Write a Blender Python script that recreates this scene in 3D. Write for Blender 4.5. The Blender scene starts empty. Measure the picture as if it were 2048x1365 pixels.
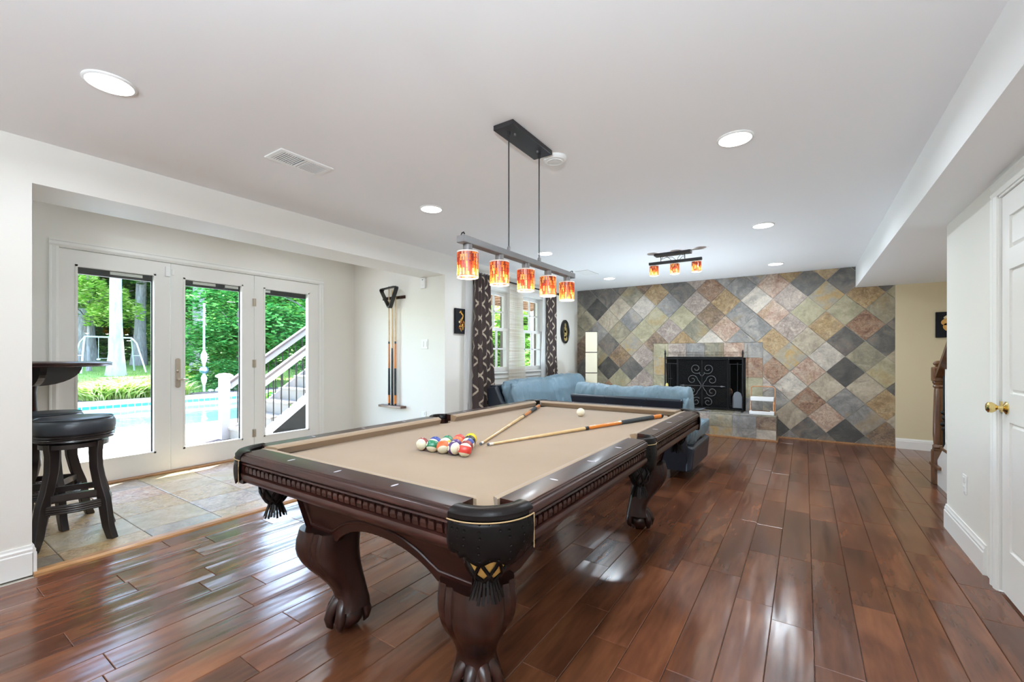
import bpy, math, random
from math import sin, cos, pi, radians, atan, atan2, sqrt, hypot
from mathutils import Vector, Matrix
R = random.Random(7)
scene = bpy.context.scene
COL = scene.collection

# ------------------------------------------------------------------ camera, sky, sun, lamps, exposure
cam_d = bpy.data.cameras.new('camera'); cam = bpy.data.objects.new('camera', cam_d); COL.objects.link(cam)
cam.location = (0, 0, 1.1875)
cam.rotation_euler = (pi/2, 0, atan(586/875.0))
cam_d.sensor_width = 36.0
cam_d.lens = 36.0*875/2048
cam_d.shift_y = 27.5/2048
cam_d.clip_start = 0.05; cam_d.clip_end = 300
scene.camera = cam

world = bpy.data.worlds.new('world'); scene.world = world; world.use_nodes = True
nt = world.node_tree; nt.nodes.clear()
sky = nt.nodes.new('ShaderNodeTexSky'); sky.sky_type = 'NISHITA'
sky.sun_disc = False; sky.sun_elevation = radians(52); sky.sun_rotation = radians(-25); sky.air_density = 1.0; sky.dust_density = 1.2
bg = nt.nodes.new('ShaderNodeBackground'); bg.inputs['Strength'].default_value = 1.9
wo = nt.nodes.new('ShaderNodeOutputWorld')
nt.links.new(sky.outputs[0], bg.inputs[0]); nt.links.new(bg.outputs[0], wo.inputs[0])

sd = bpy.data.lights.new('sun', 'SUN'); sd.energy = 26.0; sd.angle = radians(0.6); sd.color = (1.0, 0.96, 0.88)
sun = bpy.data.objects.new('sun', sd); COL.objects.link(sun)
sun.rotation_euler = Vector((0.38, -0.62, -0.95)).to_track_quat('-Z', 'Y').to_euler()

CAN_W = 8.5       # each recessed ceiling light
PEND_W = 1.2       # each bulb in the hanging fixtures
FILL_FLOOR_W = 29.0   # fill light added on the floor, hidden behind the sofa
FILL_ALC_W = 1.6       # unseen fill lights added to the alcove ceiling
FILL_BACK_W = 55.0       # second added fill lamp, further back
FILL_W = 178.0       # fill lamps added unseen behind the camera, the first of them
scene.view_settings.view_transform = 'Standard'; scene.view_settings.look = 'None'
scene.view_settings.gamma = 1.0; scene.view_settings.use_curve_mapping = False
scene.view_settings.exposure = 0.76
cy = scene.cycles
cy.use_denoising = True
try: cy.denoiser = 'OPENIMAGEDENOISE'
except Exception: pass
cy.max_bounces = 10; cy.diffuse_bounces = 6; cy.glossy_bounces = 5; cy.transmission_bounces = 6; cy.transparent_max_bounces = 24
cy.sample_clamp_indirect = 2.5; cy.caustics_reflective = False; cy.caustics_refractive = False
cy.use_adaptive_sampling = False
try: cy.denoising_quality = 'HIGH'; cy.denoising_prefilter = 'ACCURATE'; cy.use_light_tree = True; cy.blur_glossy = 0.6
except Exception: pass

# ------------------------------------------------------------------ mesh helpers
class M:
    def __init__(s): s.v = []; s.f = []; s.uv = None
    def add(s, vs, fs):
        n = len(s.v); s.v += [tuple(p) for p in vs]; s.f += [tuple(i+n for i in f) for f in fs]; return s
    def box(s, x0, x1, y0, y1, z0, z1):
        if x0 > x1: x0, x1 = x1, x0
        if y0 > y1: y0, y1 = y1, y0
        if z0 > z1: z0, z1 = z1, z0
        return s.add([(x0,y0,z0),(x1,y0,z0),(x1,y1,z0),(x0,y1,z0),(x0,y0,z1),(x1,y0,z1),(x1,y1,z1),(x0,y1,z1)],
                     [(3,2,1,0),(4,5,6,7),(0,1,5,4),(1,2,6,5),(2,3,7,6),(3,0,4,7)])
    def prism(s, poly, ax, a, b):
        # poly: 2D points in the plane of the two other axes, extruded along ax from a to b
        def P(p, t):
            return (t, p[0], p[1]) if ax == 'x' else ((p[0], t, p[1]) if ax == 'y' else (p[0], p[1], t))
        ar = sum(poly[i][0]*poly[(i+1) % len(poly)][1]-poly[(i+1) % len(poly)][0]*poly[i][1] for i in range(len(poly)))
        if ar < 0: poly = poly[::-1]
        if ax == 'y': poly = poly[::-1]
        if a > b: a, b = b, a
        n = len(poly)
        vs = [P(p, a) for p in poly]+[P(p, b) for p in poly]
        fs = [tuple(range(n-1, -1, -1)), tuple(range(n, 2*n))]+[(i, (i+1) % n, n+(i+1) % n, n+i) for i in range(n)]
        return s.add(vs, fs)
    def loft(s, rings, cap=True, close=True):
        n = len(rings[0]); vs = [p for r in rings for p in r]; fs = []
        for k in range(len(rings)-1):
            for i in range(n if close else n-1):
                j = (i+1) % n
                fs.append((k*n+i, k*n+j, (k+1)*n+j, (k+1)*n+i))
        if cap and close: fs += [tuple(range(n-1, -1, -1)), tuple(range((len(rings)-1)*n, len(rings)*n))]
        return s.add(vs, fs)
    def lathe(s, prof, c=(0,0,0), n=24, cap=True, ax='z'):
        rings = []
        for r, z in prof:
            ring = []
            for i in range(n):
                a = 2*pi*i/n; x, y = r*cos(a), r*sin(a)
                ring.append((c[0]+x, c[1]+y, c[2]+z) if ax == 'z' else ((c[0]+z, c[1]+x, c[2]+y) if ax == 'x' else (c[0]+y, c[1]+z, c[2]+x)))
            rings.append(ring)
        return s.loft(rings, cap)
    def tube(s, pts, r, n=8, closed=False, cap=True):
        pts = [Vector(p) for p in pts]; m = len(pts); rings = []; prev = None
        for i in range(m):
            if closed: t = pts[(i+1) % m]-pts[i-1]
            else: t = pts[min(i+1, m-1)]-pts[max(i-1, 0)]
            if t.length < 1e-9: t = Vector((0,0,1))
            t.normalize()
            if prev is None:
                u = t.cross(Vector((0,0,1)))
                if u.length < 0.05: u = t.cross(Vector((1,0,0)))
            else: u = prev-t*prev.dot(t)
            u.normalize(); prev = u; w = t.cross(u)
            rr = r[i] if isinstance(r, (list, tuple)) else r
            rings.append([tuple(pts[i]+u*rr*cos(2*pi*k/n)+w*rr*sin(2*pi*k/n)) for k in range(n)])
        if closed: rings.append(rings[0])
        return s.loft(rings, cap and not closed)
    def ell(s, c, r, n=14, m=8):
        rings = []
        for j in range(m+1):
            t = -pi/2+pi*j/m; rr = max(cos(t), 1e-3)
            rings.append([(c[0]+r[0]*rr*cos(2*pi*i/n), c[1]+r[1]*rr*sin(2*pi*i/n), c[2]+r[2]*sin(t)) for i in range(n)])
        return s.loft(rings)
    def grid(s, fn, nu, nv):
        vs = [fn(i/nu, j/nv) for j in range(nv+1) for i in range(nu+1)]
        fs = [(j*(nu+1)+i, j*(nu+1)+i+1, (j+1)*(nu+1)+i+1, (j+1)*(nu+1)+i) for j in range(nv) for i in range(nu)]
        return s.add(vs, fs)
    def xf(s, mat, start=0):
        for i in range(start, len(s.v)): s.v[i] = tuple(mat @ Vector(s.v[i]))
        return s

def mesh_of(name, m, mat, smooth):
    me = bpy.data.meshes.new(name); me.from_pydata(m.v, [], m.f)
    if mat: me.materials.append(mat)
    if m.uv:
        l = me.uv_layers.new(name='uv'); k = 0
        for p in me.polygons:
            for li in p.loop_indices: l.data[li].uv = m.uv[me.loops[li].vertex_index]
    if smooth:
        me.polygons.foreach_set('use_smooth', [True]*len(me.polygons))
        if smooth != 'all':
            try: me.set_sharp_from_angle(angle=radians(38))
            except Exception: pass
    me.update(); return me
def place(o, parent):
    COL.objects.link(o)
    if parent:
        o.parent = parent
        if parent.type == 'EMPTY': o.matrix_parent_inverse = Matrix.Translation(-Vector(parent.location))
    return o
def obj(name, m, mat, parent=None, smooth=False, bevel=0, seg=2, solid=0, sub=0):
    o = bpy.data.objects.new(name, m if isinstance(m, bpy.types.Mesh) else mesh_of(name, m, mat, smooth))
    place(o, parent)
    if sub: a = o.modifiers.new('s', 'SUBSURF'); a.levels = a.render_levels = sub
    if solid: a = o.modifiers.new('t', 'SOLIDIFY'); a.thickness = solid; a.offset = 0
    if bevel:
        a = o.modifiers.new('b', 'BEVEL'); a.width = bevel; a.segments = seg; a.limit_method = 'ANGLE'; a.angle_limit = radians(35)
    return o
def tag(o, label, cat, group=None):
    o['label'] = label; o['category'] = cat
    if group: o['group'] = group
    return o
def thing(name, label, cat, loc=(0,0,0), group=None):
    o = bpy.data.objects.new(name, None); o.location = loc; o.empty_display_size = 0.1; COL.objects.link(o)
    return tag(o, label, cat, group)
def struct(name, m, mat, **k):
    o = obj(name, m, mat, **k); o['kind'] = 'structure'; return o
def holder(name):
    o = bpy.data.objects.new(name, None); COL.objects.link(o); o['kind'] = 'structure'; return o
def copy_tree(o, loc=None, rz=None, label=None, parent=None):
    kids = [c for c in o.children]
    c = o.copy(); COL.objects.link(c)
    if parent: c.parent = parent; c.matrix_parent_inverse = o.matrix_parent_inverse.copy()
    if loc is not None: c.location = loc
    if rz is not None: c.rotation_euler = (0, 0, rz)
    if label: c['label'] = label
    for k in kids: copy_tree(k, parent=c)
    return c

# ------------------------------------------------------------------ materials
def srgb(r, g, b):
    f = lambda c: (c/255.0)/12.92 if c/255.0 <= 0.04045 else ((c/255.0+0.055)/1.055)**2.4
    return (f(r), f(g), f(b), 1.0)
class N:
    def __init__(s, name):
        s.m = bpy.data.materials.new(name); s.m.use_nodes = True; s.t = s.m.node_tree; s.t.nodes.clear()
        s.out = s.n('ShaderNodeOutputMaterial'); s.b = s.n('ShaderNodeBsdfPrincipled'); s.l(s.b.outputs[0], s.out.inputs[0])
    def n(s, t, **k):
        x = s.t.nodes.new(t)
        for a, v in k.items(): setattr(x, a, v)
        return x
    def l(s, a, b): s.t.links.new(a, b)
    def set(s, **k):
        for a, v in k.items():
            i = s.b.inputs[a.replace('_', ' ')]
            if hasattr(v, 'is_output') or isinstance(v, bpy.types.NodeSocket): s.l(v, i)
            else: i.default_value = v
        return s
    def coord(s, scale=(1,1,1), rnd=False, kind='Object', rot=(0,0,0)):
        c = s.n('ShaderNodeTexCoord'); mp = s.n('ShaderNodeMapping'); mp.inputs['Scale'].default_value = scale; mp.inputs['Rotation'].default_value = rot
        src = c.outputs[kind]
        if rnd:
            oi = s.n('ShaderNodeObjectInfo'); mu = s.n('ShaderNodeMath', operation='MULTIPLY'); mu.inputs[1].default_value = 57.0
            s.l(oi.outputs['Random'], mu.inputs[0]); ad = s.n('ShaderNodeVectorMath', operation='ADD'); s.l(src, ad.inputs[0]); s.l(mu.outputs[0], ad.inputs[1]); src = ad.outputs[0]
        s.l(src, mp.inputs['Vector']); return mp.outputs[0]
    def noise(s, vec, scale=5, detail=4, rough=0.55, dist=0):
        x = s.n('ShaderNodeTexNoise'); x.inputs['Scale'].default_value = scale; x.inputs['Detail'].default_value = detail
        x.inputs['Roughness'].default_value = rough; x.inputs['Distortion'].default_value = dist; s.l(vec, x.inputs['Vector']); return x.outputs['Fac']
    def ramp(s, fac, stops, interp='LINEAR'):
        x = s.n('ShaderNodeValToRGB'); x.color_ramp.interpolation = interp; e = x.color_ramp.elements
        while len(e) < len(stops): e.new(0.5)
        for k, (p, c) in enumerate(stops): e[k].position = p; e[k].color = c
        s.l(fac, x.inputs[0]); return x.outputs[0]
    def mix(s, fac, a, b, mode='MIX'):
        x = s.n('ShaderNodeMix', data_type='RGBA', blend_type=mode)
        for v, i in ((fac, x.inputs[0]), (a, x.inputs[6]), (b, x.inputs[7])):
            if isinstance(v, bpy.types.NodeSocket): s.l(v, i)
            else: i.default_value = v
        return x.outputs[2]
    def bump(s, h, strength=0.3, dist=0.01, normal=None):
        x = s.n('ShaderNodeBump'); x.inputs['Strength'].default_value = strength; x.inputs['Distance'].default_value = dist
        s.l(h, x.inputs['Height'])
        if normal: s.l(normal, x.inputs['Normal'])
        s.l(x.outputs[0], s.b.inputs['Normal']); return x.outputs[0]
    def math(s, op, a, b=0.0):
        x = s.n('ShaderNodeMath', operation=op)
        for v, i in ((a, x.inputs[0]), (b, x.inputs[1])):
            if isinstance(v, bpy.types.NodeSocket): s.l(v, i)
            else: i.default_value = v
        return x.outputs[0]

_memo = {}
def plain(name, c, rough=0.5, metal=0.0, bump=0.0, bscale=60, spec=0.5, coat=0.0, vary=0.0):
    if name in _memo: return _memo[name]
    k = N(name); k.set(Roughness=rough, Metallic=metal)
    k.b.inputs['Specular IOR Level'].default_value = spec
    if coat: k.b.inputs['Coat Weight'].default_value = coat; k.b.inputs['Coat Roughness'].default_value = 0.08
    v = k.coord(rnd=True)
    if vary:
        f = k.noise(v, 3.0, 5); a = tuple(x*(1-vary) for x in c[:3])+(1,); b = tuple(min(1, x*(1+vary)) for x in c[:3])+(1,)
        k.set(Base_Color=k.ramp(f, [(0.3, a), (0.7, b)]))
    else: k.set(Base_Color=c)
    if bump: k.bump(k.noise(v, bscale, 3), bump, 0.004)
    _memo[name] = k.m
    return k.m

mat_wall = plain('wall_paint', srgb(233,230,223), 0.5, bump=0.05, bscale=180)
mat_tan = plain('tan_wall_paint', srgb(214,200,168), 0.55, bump=0.05, bscale=180)
mat_ceil = plain('ceiling_paint', srgb(243,243,243), 0.8, bump=0.04, bscale=200)
mat_trim = plain('white_trim_paint', srgb(236,235,232), 0.32)
mat_door = plain('white_door_paint', srgb(236,234,230), 0.35)
mat_metal_dark = plain('dark_bronze_metal', srgb(58,56,58), 0.38, 0.6)
mat_grey_metal = plain('brushed_grey_metal', srgb(120,118,118), 0.42, 0.5)
mat_iron = plain('black_iron', srgb(30,30,31), 0.5, 0.5)
mat_brass = plain('polished_brass', srgb(232,208,140), 0.12, 1.0)
mat_nickel = plain('satin_nickel', srgb(196,184,168), 0.3, 0.9)
mat_plastic = plain('white_plastic', srgb(240,240,238), 0.35)
mat_black = plain('black_plastic', srgb(22,22,24), 0.4)
mat_dark = plain('dark_firebox', srgb(20,19,18), 0.9)
mat_grout = plain('tile_grout', srgb(196,190,180), 0.9, bump=0.2, bscale=120)

def wood_mat(name, dark, mid, light, rough, grain=(18, 18, 1.2), coat=0.4, gs=1.0):
    k = N(name); v = k.coord(scale=grain, rnd=True)
    f1 = k.noise(v, 2.2*gs, 6, 0.6, 0.6); f2 = k.noise(v, 9*gs, 3, 0.5)
    c = k.ramp(f1, [(0.3, dark), (0.52, mid), (0.74, light)])
    c = k.mix(0.25, c, k.ramp(f2, [(0.35, dark), (0.7, light)]))
    k.set(Base_Color=c, Roughness=rough); k.b.inputs['Coat Weight'].default_value = coat; k.b.inputs['Coat Roughness'].default_value = 0.1
    if name.startswith('dark_mahogany'): k.b.inputs['Specular IOR Level'].default_value = 0.27
    else: k.bump(f2, 0.08, 0.002)
    return k.m
mat_mahog = wood_mat('dark_mahogany', srgb(28,15,12), srgb(40,21,16), srgb(58,31,22), 0.28, grain=(6,6,1.5), coat=0.05)
mat_mahog_x = wood_mat('dark_mahogany_along_x', srgb(30,15,12), srgb(44,22,17), srgb(62,31,23), 0.32, grain=(1.2,9,9), coat=0.06)
mat_mahog_y = wood_mat('dark_mahogany_along_y', srgb(30,15,12), srgb(44,22,17), srgb(62,31,23), 0.32, grain=(9,1.2,9), coat=0.06)
mat_oak = wood_mat('stained_oak', srgb(66,40,22), srgb(100,64,36), srgb(126,84,50), 0.35, grain=(14,14,1.4))
mat_strip = wood_mat('light_wood_strip', srgb(120,82,50), srgb(170,122,78), srgb(194,148,100), 0.4, grain=(12,1.2,12), coat=0.2)
mat_stool = plain('espresso_stool_wood', srgb(30,22,20), 0.32, bump=0.05, bscale=60, coat=0.3, vary=0.3)

# hand scraped hardwood: colour differs from board to board, ripples along the board
def floor_mat():
    k = N('scraped_hardwood'); v = k.coord(scale=(7, 1.8, 7), rnd=True); oi = k.n('ShaderNodeObjectInfo')
    f1 = k.noise(v, 0.9, 4, 0.5, 0.5); f2 = k.noise(k.coord(scale=(26, 3.0, 7), rnd=True), 1.4, 3, 0.5, 0.2)
    c = k.ramp(f1, [(0.28, srgb(60,31,19)), (0.5, srgb(96,53,31)), (0.74, srgb(132,78,44))])
    c2 = k.ramp(f2, [(0.3, srgb(66,37,23)), (0.7, srgb(118,70,42))])
    c = k.mix(0.32, c, c2)
    hv = k.n('ShaderNodeHueSaturation'); k.l(c, hv.inputs['Color']); hv.inputs['Saturation'].default_value = 0.95
    k.l(k.math('ADD', k.math('MULTIPLY', oi.outputs['Random'], 0.42), 0.80), hv.inputs['Value'])
    k.set(Base_Color=hv.outputs[0], Roughness=0.2)
    k.b.inputs['Specular IOR Level'].default_value = 0.42; k.b.inputs['Coat Weight'].default_value = 0.08; k.b.inputs['Coat Roughness'].default_value = 0.14
    w = k.coord(scale=(15, 2.2, 1), rnd=True); w2 = k.coord(scale=(5, 0.8, 1), rnd=True)
    h = k.math('ADD', k.math('MULTIPLY', k.noise(w, 1.0, 1, 0.3, 0.2), 0.35), k.noise(w2, 1.0, 0, 0.4))
    k.bump(h, 1.0, 0.012); return k.m
mat_floor = floor_mat()

SL = {  # slate kinds: three colours that run into each other, and how rough
 'k': ((56,58,61),(68,70,72),(84,84,82)), 'd': ((72,74,76),(92,94,96),(120,110,104)), 'b': ((98,102,110),(120,124,132),(146,146,148)),
 'g': ((104,104,92),(128,126,108),(156,150,128)), 's': ((132,132,104),(150,148,118),(164,160,134)), 'p': ((128,114,114),(150,138,136),(176,166,160)),
 't': ((138,104,62),(160,132,88),(176,156,120)), 'r': ((112,66,50),(152,112,84),(150,138,126)), 'l': ((142,140,138),(164,162,160),(184,180,176)),
 'c': ((136,128,114),(156,148,132),(172,166,154)), 'y': ((176,138,66),(150,142,118),(126,132,140)), 'o': ((92,74,62),(126,102,84),(160,138,114)),
 'q': ((150,100,84),(168,140,126),(176,164,152)) }
def slate_mat(key, cols, rough=0.42, name='slate_', sat=0.6):
    cols = [tuple(min(235, (sum(c)/3*(1-sat)+x*sat)*g) for x, g in zip(c, (1.16, 1.11, 1.04) if rough > 0.3 else (1,1,1))) for c in cols]
    k = N(name+key); v = k.coord(rnd=True)
    f1 = k.noise(v, 3.4, 4, 0.6, 1.8); f2 = k.noise(v, 20, 6, 0.7, 1.4); f3 = k.noise(k.coord(rnd=True), 2.1, 3, 0.6, 1.0)
    a, b, c = [srgb(*x) for x in cols]
    col = k.ramp(f1, [(0.38, a), (0.5, b), (0.62, c)])
    fine = k.ramp(f2, [(0.38, tuple(x*0.45 for x in a[:3])+(1,)), (0.56, b), (0.7, tuple(min(1, x*1.25) for x in c[:3])+(1,))])
    amt = 0.55 if key in 'orqpt' else 0.28
    if key in 'gsctyqob': col = k.mix(k.ramp(f3, [(0.56, (0,0,0,1)), (0.68, (0.6,0.6,0.6,1))]), col, srgb(164,134,74))
    elif key in 'rplkd': col = k.mix(k.ramp(f3, [(0.58, (0,0,0,1)), (0.7, (0.4,0.4,0.4,1))]), col, srgb(140,112,98))
    col = k.mix(amt, col, fine)
    k.set(Base_Color=col, Roughness=rough)
    st = k.coord(scale=(1, 1, 2.2), rnd=True)
    h = k.math('ADD', k.noise(st, 9, 6, 0.62, 1.0), k.math('MULTIPLY', f2, 0.5))
    k.bump(h, 0.55 if key in 'orqplt' else 0.32, 0.012); return k.m
SLM = {k: slate_mat(k, v) for k, v in SL.items()}
# polished flagstones of the alcove floor
FLK = {k: tuple((min(255, int(x[0]*0.62+78)), min(255, int(x[1]*0.62+62)), min(255, int(x[2]*0.62+42))) for x in SL[k]) for k in 'bgdctrkspq'}
FLM = {k: slate_mat(k, v, 0.24, 'flagstone_', 0.85) for k, v in FLK.items()}

def leather(name, c, rough=0.38, wr=0.25):
    k = N(name); v = k.coord(); w = k.n('ShaderNodeTexVoronoi'); w.inputs['Scale'].default_value = 260; k.l(v, w.inputs['Vector'])
    f = k.noise(v, 2.5, 4); k.set(Base_Color=k.ramp(f, [(0.3, tuple(x*0.82 for x in c[:3])+(1,)), (0.7, tuple(min(1, x*1.15) for x in c[:3])+(1,))]), Roughness=rough)
    f3 = k.noise(k.coord(scale=(1, 1, 0.35)), 13, 3, 0.5, 1.2)
    h = k.math('ADD', k.math('MULTIPLY', w.outputs[0], 0.12), k.math('MULTIPLY', f3, 1.0)); k.bump(h, wr, 0.012); return k.m
mat_blue = leather('blue_leather', srgb(112,136,150), 0.38, 0.8)
mat_navy = leather('navy_leather', srgb(34,40,50), 0.38, 0.15)
mat_pocket = leather('black_brown_leather', srgb(18,14,13), 0.32, 0.05); mat_pocket.node_tree.nodes['Principled BSDF'].inputs['Specular IOR Level'].default_value = 0.1
mat_seat = leather('charcoal_seat_leather', srgb(44,48,54), 0.34, 0.08)

def thin_glass(name, tint=(0.97, 0.99, 0.98, 1), gl=1.0):
    k = N(name); tr = k.n('ShaderNodeBsdfTransparent'); tr.inputs[0].default_value = tint
    g = k.n('ShaderNodeBsdfGlossy'); g.inputs['Roughness'].default_value = 0.0
    fr = k.n('ShaderNodeFresnel'); fr.inputs[0].default_value = 1.5; mx = k.n('ShaderNodeMixShader')
    gm_ = k.n('ShaderNodeNewGeometry'); k.l(k.math('MULTIPLY', fr.outputs[0], k.math('SUBTRACT', 1.0, gm_.outputs['Backfacing'])), mx.inputs[0]); k.l(tr.outputs[0], mx.inputs[1]); k.l(g.outputs[0], mx.inputs[2]); k.l(mx.outputs[0], k.out.inputs[0]); return k.m
mat_glass = thin_glass('window_glass')
def emit(name, c, s):
    k = N(name); e = k.n('ShaderNodeEmission'); e.inputs[0].default_value = c; e.inputs[1].default_value = s; k.l(e.outputs[0], k.out.inputs[0]); return k.m
mat_lens = emit('lit_diffuser', (1, 0.97, 0.92, 1), 9.0)
mat_bulb = emit('lit_bulb', (1, 0.9, 0.72, 1), 8.0)
for m_ in (mat_lens, mat_bulb): m_.cycles.emission_sampling = 'NONE'
# ================================================================== THE ROOM
CH = 2.356; SB = 2.078; XL = -3.477; XA = -5.35; YB = 7.36; XR = 0.812
m = M(); m.box(-5.6, 3.1, -3.2, 7.6, -0.14, -0.012); floor = struct('floor', m, mat_grout)
# hardwood boards, each one a piece with eased edges
def plank_mesh(x0, x1, y0, y1, z=0.0):
    e = 0.0028; g = 0.0007; q = M()
    a = [(x0+g,y0+g),(x1-g,y0+g),(x1-g,y1-g),(x0+g,y1-g)]; b = [(x0+e,y0+e),(x1-e,y0+e),(x1-e,y1-e),(x0+e,y1-e)]
    q.v = [(p[0],p[1],z-0.012) for p in a]+[(p[0],p[1],z-0.0022) for p in a]+[(p[0],p[1],z) for p in b]
    q.f = [(8,9,10,11)]+[(i,(i+1)%4,4+(i+1)%4,4+i) for i in range(4)]+[(4+i,4+(i+1)%4,8+(i+1)%4,8+i) for i in range(4)]
    return q
pw = 0.1565; boards = []
rr = random.Random(21)
for c in range(-22, 14):
    x0 = 0.030+c*pw; x1 = x0+pw
    if x1 < -3.44: continue
    y = -3.0-rr.random()*0.9
    while y < YB:
        L = rr.choice((0.36, 0.5, 0.62, 0.75, 0.92, 1.05, 1.2)); y1 = min(y+L, YB)
        if YB-y1 < 0.2: y1 = YB
        if y1 > -3.0 and not (x0 > XR+0.12 and y1 < 4.1): boards.append((max(x0, -3.44), x1, max(y, -3.0), y1))
        y = y1
def seen(b):
    cx, cyy = (b[0]+b[1])/2, (b[2]+b[3])/2
    d = -0.5565*cx+0.8309*cyy; a = (0.8309*cx+0.5565*cyy)
    if d < 0.25 or abs(a/d) > 1.35 or (cx > XR and cyy < 4.2): return 0
    return (b[1]-b[0])*(b[3]-b[2])/(d*d*d)
boards.sort(key=lambda b: -seen(b)); rest = M()
for i, b in enumerate(boards):
    if i < 290 and seen(b) > 0: obj('plank', plank_mesh(*b), mat_floor, floor)
    else: q = plank_mesh(*b); rest.add(q.v, q.f)
o = obj('outer_planks', rest, mat_floor, floor); o['kind'] = 'stuff'
# flagstones of the alcove
fl = random.Random(5); kinds = 'bgdctgbrctgbdp'
fx = [-5.34, -4.95, -4.54, -4.13, -3.72, -3.512]; fy = [0.66+0.41*i for i in range(-9, 9)]
fm = {}
for i in range(len(fx)-1):
    for j in range(len(fy)-1):
        y0, y1 = fy[j], min(fy[j+1], 3.93)
        if y0 > 3.9: continue
        if i % 2: pass
        q = M(); g = 0.0022; zt = -0.001+fl.uniform(-0.0006, 0.0006)
        x0, x1 = fx[i]+g, fx[i+1]-g; e = 0.004
        a = [(x0,y0+g),(x1,y0+g),(x1,y1-g),(x0,y1-g)]; b = [(x0+e,y0+g+e),(x1-e,y0+g+e),(x1-e,y1-g-e),(x0+e,y1-g-e)]
        q.v = [(p[0],p[1],-0.012) for p in a]+[(p[0],p[1],zt-0.002) for p in a]+[(p[0],p[1],zt) for p in b]
        q.f = [(8,9,10,11)]+[(s,(s+1)%4,4+(s+1)%4,4+s) for s in range(4)]+[(4+s,4+(s+1)%4,8+(s+1)%4,8+s) for s in range(4)]
        kk = 'd' if (i == 4 and j == 8) else fl.choice('cgctsqptgcpb')
        fs_ = obj('flagstone', q, FLM[kk], floor)
m = M(); m.prism([(-3.512,-0.01),(-3.512,0.006),(-3.503,0.013),(-3.458,0.013),(-3.438,0.004),(-3.438,-0.01)], 'y', 0.524, 3.79)
struct('trim_1', m, mat_strip)

# walls
m = M()
m.box(-3.867, XL, -3.0, 0.522, 0, CH); m.box(-3.867, XL, 0.522, 3.79, 2.1185, CH); m.box(-3.867, XL, 3.79, 3.93, 0, CH)
m.box(-3.66, XL, 3.93, 4.345, 0, CH); m.box(-3.66, XL, 6.13, 7.5, 0, CH)
m.box(-3.66, XL, 4.345, 6.13, 0, 0.93); m.box(-3.66, XL, 4.345, 6.13, 2.085, CH); m.box(-3.66, XL, 5.19, 5.285, 0.93, 2.085)
wall_left = struct('wall_left', m, mat_wall)
m = M()
m.box(-5.5, XA, -3.0, 0.955, 0, 2.6); m.box(-5.5, XA, 3.395, 4.05, 0, 2.6); m.box(-5.5, XA, 0.955, 3.395, 2.125, 2.6)
wall_alc = struct('wall_alcove_left', m, mat_wall)
m = M(); m.box(-5.35, -3.66, 3.93, 4.05, 0, 2.6); struct('wall_alcove_back', m, mat_wall)
m = M(); m.box(-5.5, 3.1, -3.1, -3.0, 0, 2.6); struct('wall_front', m, mat_wall)
m = M(); m.box(XR, XR+0.12, -3.0, 2.42, 0, SB); m.box(XR, XR+0.12, 3.20, 4.17, 0, SB); m.box(XR, XR+0.12, 2.42, 3.20, 1.99, SB)
m.box(XR+0.12, 3.0, 4.05, 4.17, 0, SB)
wall_right = struct('wall_right', m, mat_wall)
m = M(); m.box(2.35, 2.45, 4.17, 7.5, 0, SB+0.3); struct('wall_stair', m, mat_tan)
m = M(); m.box(0.955, 2.35, YB-0.012, 7.5, 0, SB); struct('wall_tan', m, mat_tan)
m = M(); m.box(-3.867, 0.557, -3.1, 7.6, CH, CH+0.2); ceiling = struct('ceiling', m, mat_ceil)
m = M(); m.box(0.557, 3.1, -3.1, 7.6, SB, CH+0.2); struct('ceiling_soffit', m, mat_ceil)

# back wall: slate tiles set on the diagonal, cut round the fireplace surround
HW = 0.208; TX0 = 0.472*0.95; TZ0 = 1.005*0.95
FBX0, FBX1, FBZ0, FBZ1 = -1.883, -0.733, 0.345, 1.146
SUX0, SUX1, SUZ1 = -2.092, -0.513, 1.370
m = M(); m.box(-3.66, FBX0, YB, YB+0.14, 0, CH); m.box(FBX1, 0.955, YB, YB+0.14, 0, CH); m.box(FBX0, FBX1, YB, YB+0.14, FBZ1, CH); m.box(FBX0, FBX1, YB, YB+0.14, 0, FBZ0)
wall_back = struct('wall_back', m, mat_grout)
def clip(poly, a, b, c):   # keep a*x+b*z <= c
    out = []
    for i in range(len(poly)):
        p, q = poly[i], poly[(i+1) % len(poly)]; dp = a*p[0]+b*p[1]-c; dq = a*q[0]+b*q[1]-c
        if dp <= 0: out.append(p)
        if (dp < 0 < dq) or (dq < 0 < dp):
            t = dp/(dp-dq); out.append((p[0]+(q[0]-p[0])*t, p[1]+(q[1]-p[1])*t))
    return out
def clipbox(poly, x0, x1, z0, z1):
    for a in ((-1,0,-x0),(1,0,x1),(0,-1,-z0),(0,1,z1)):
        poly = clip(poly, *a)
        if len(poly) < 3: return []
    return poly
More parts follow.
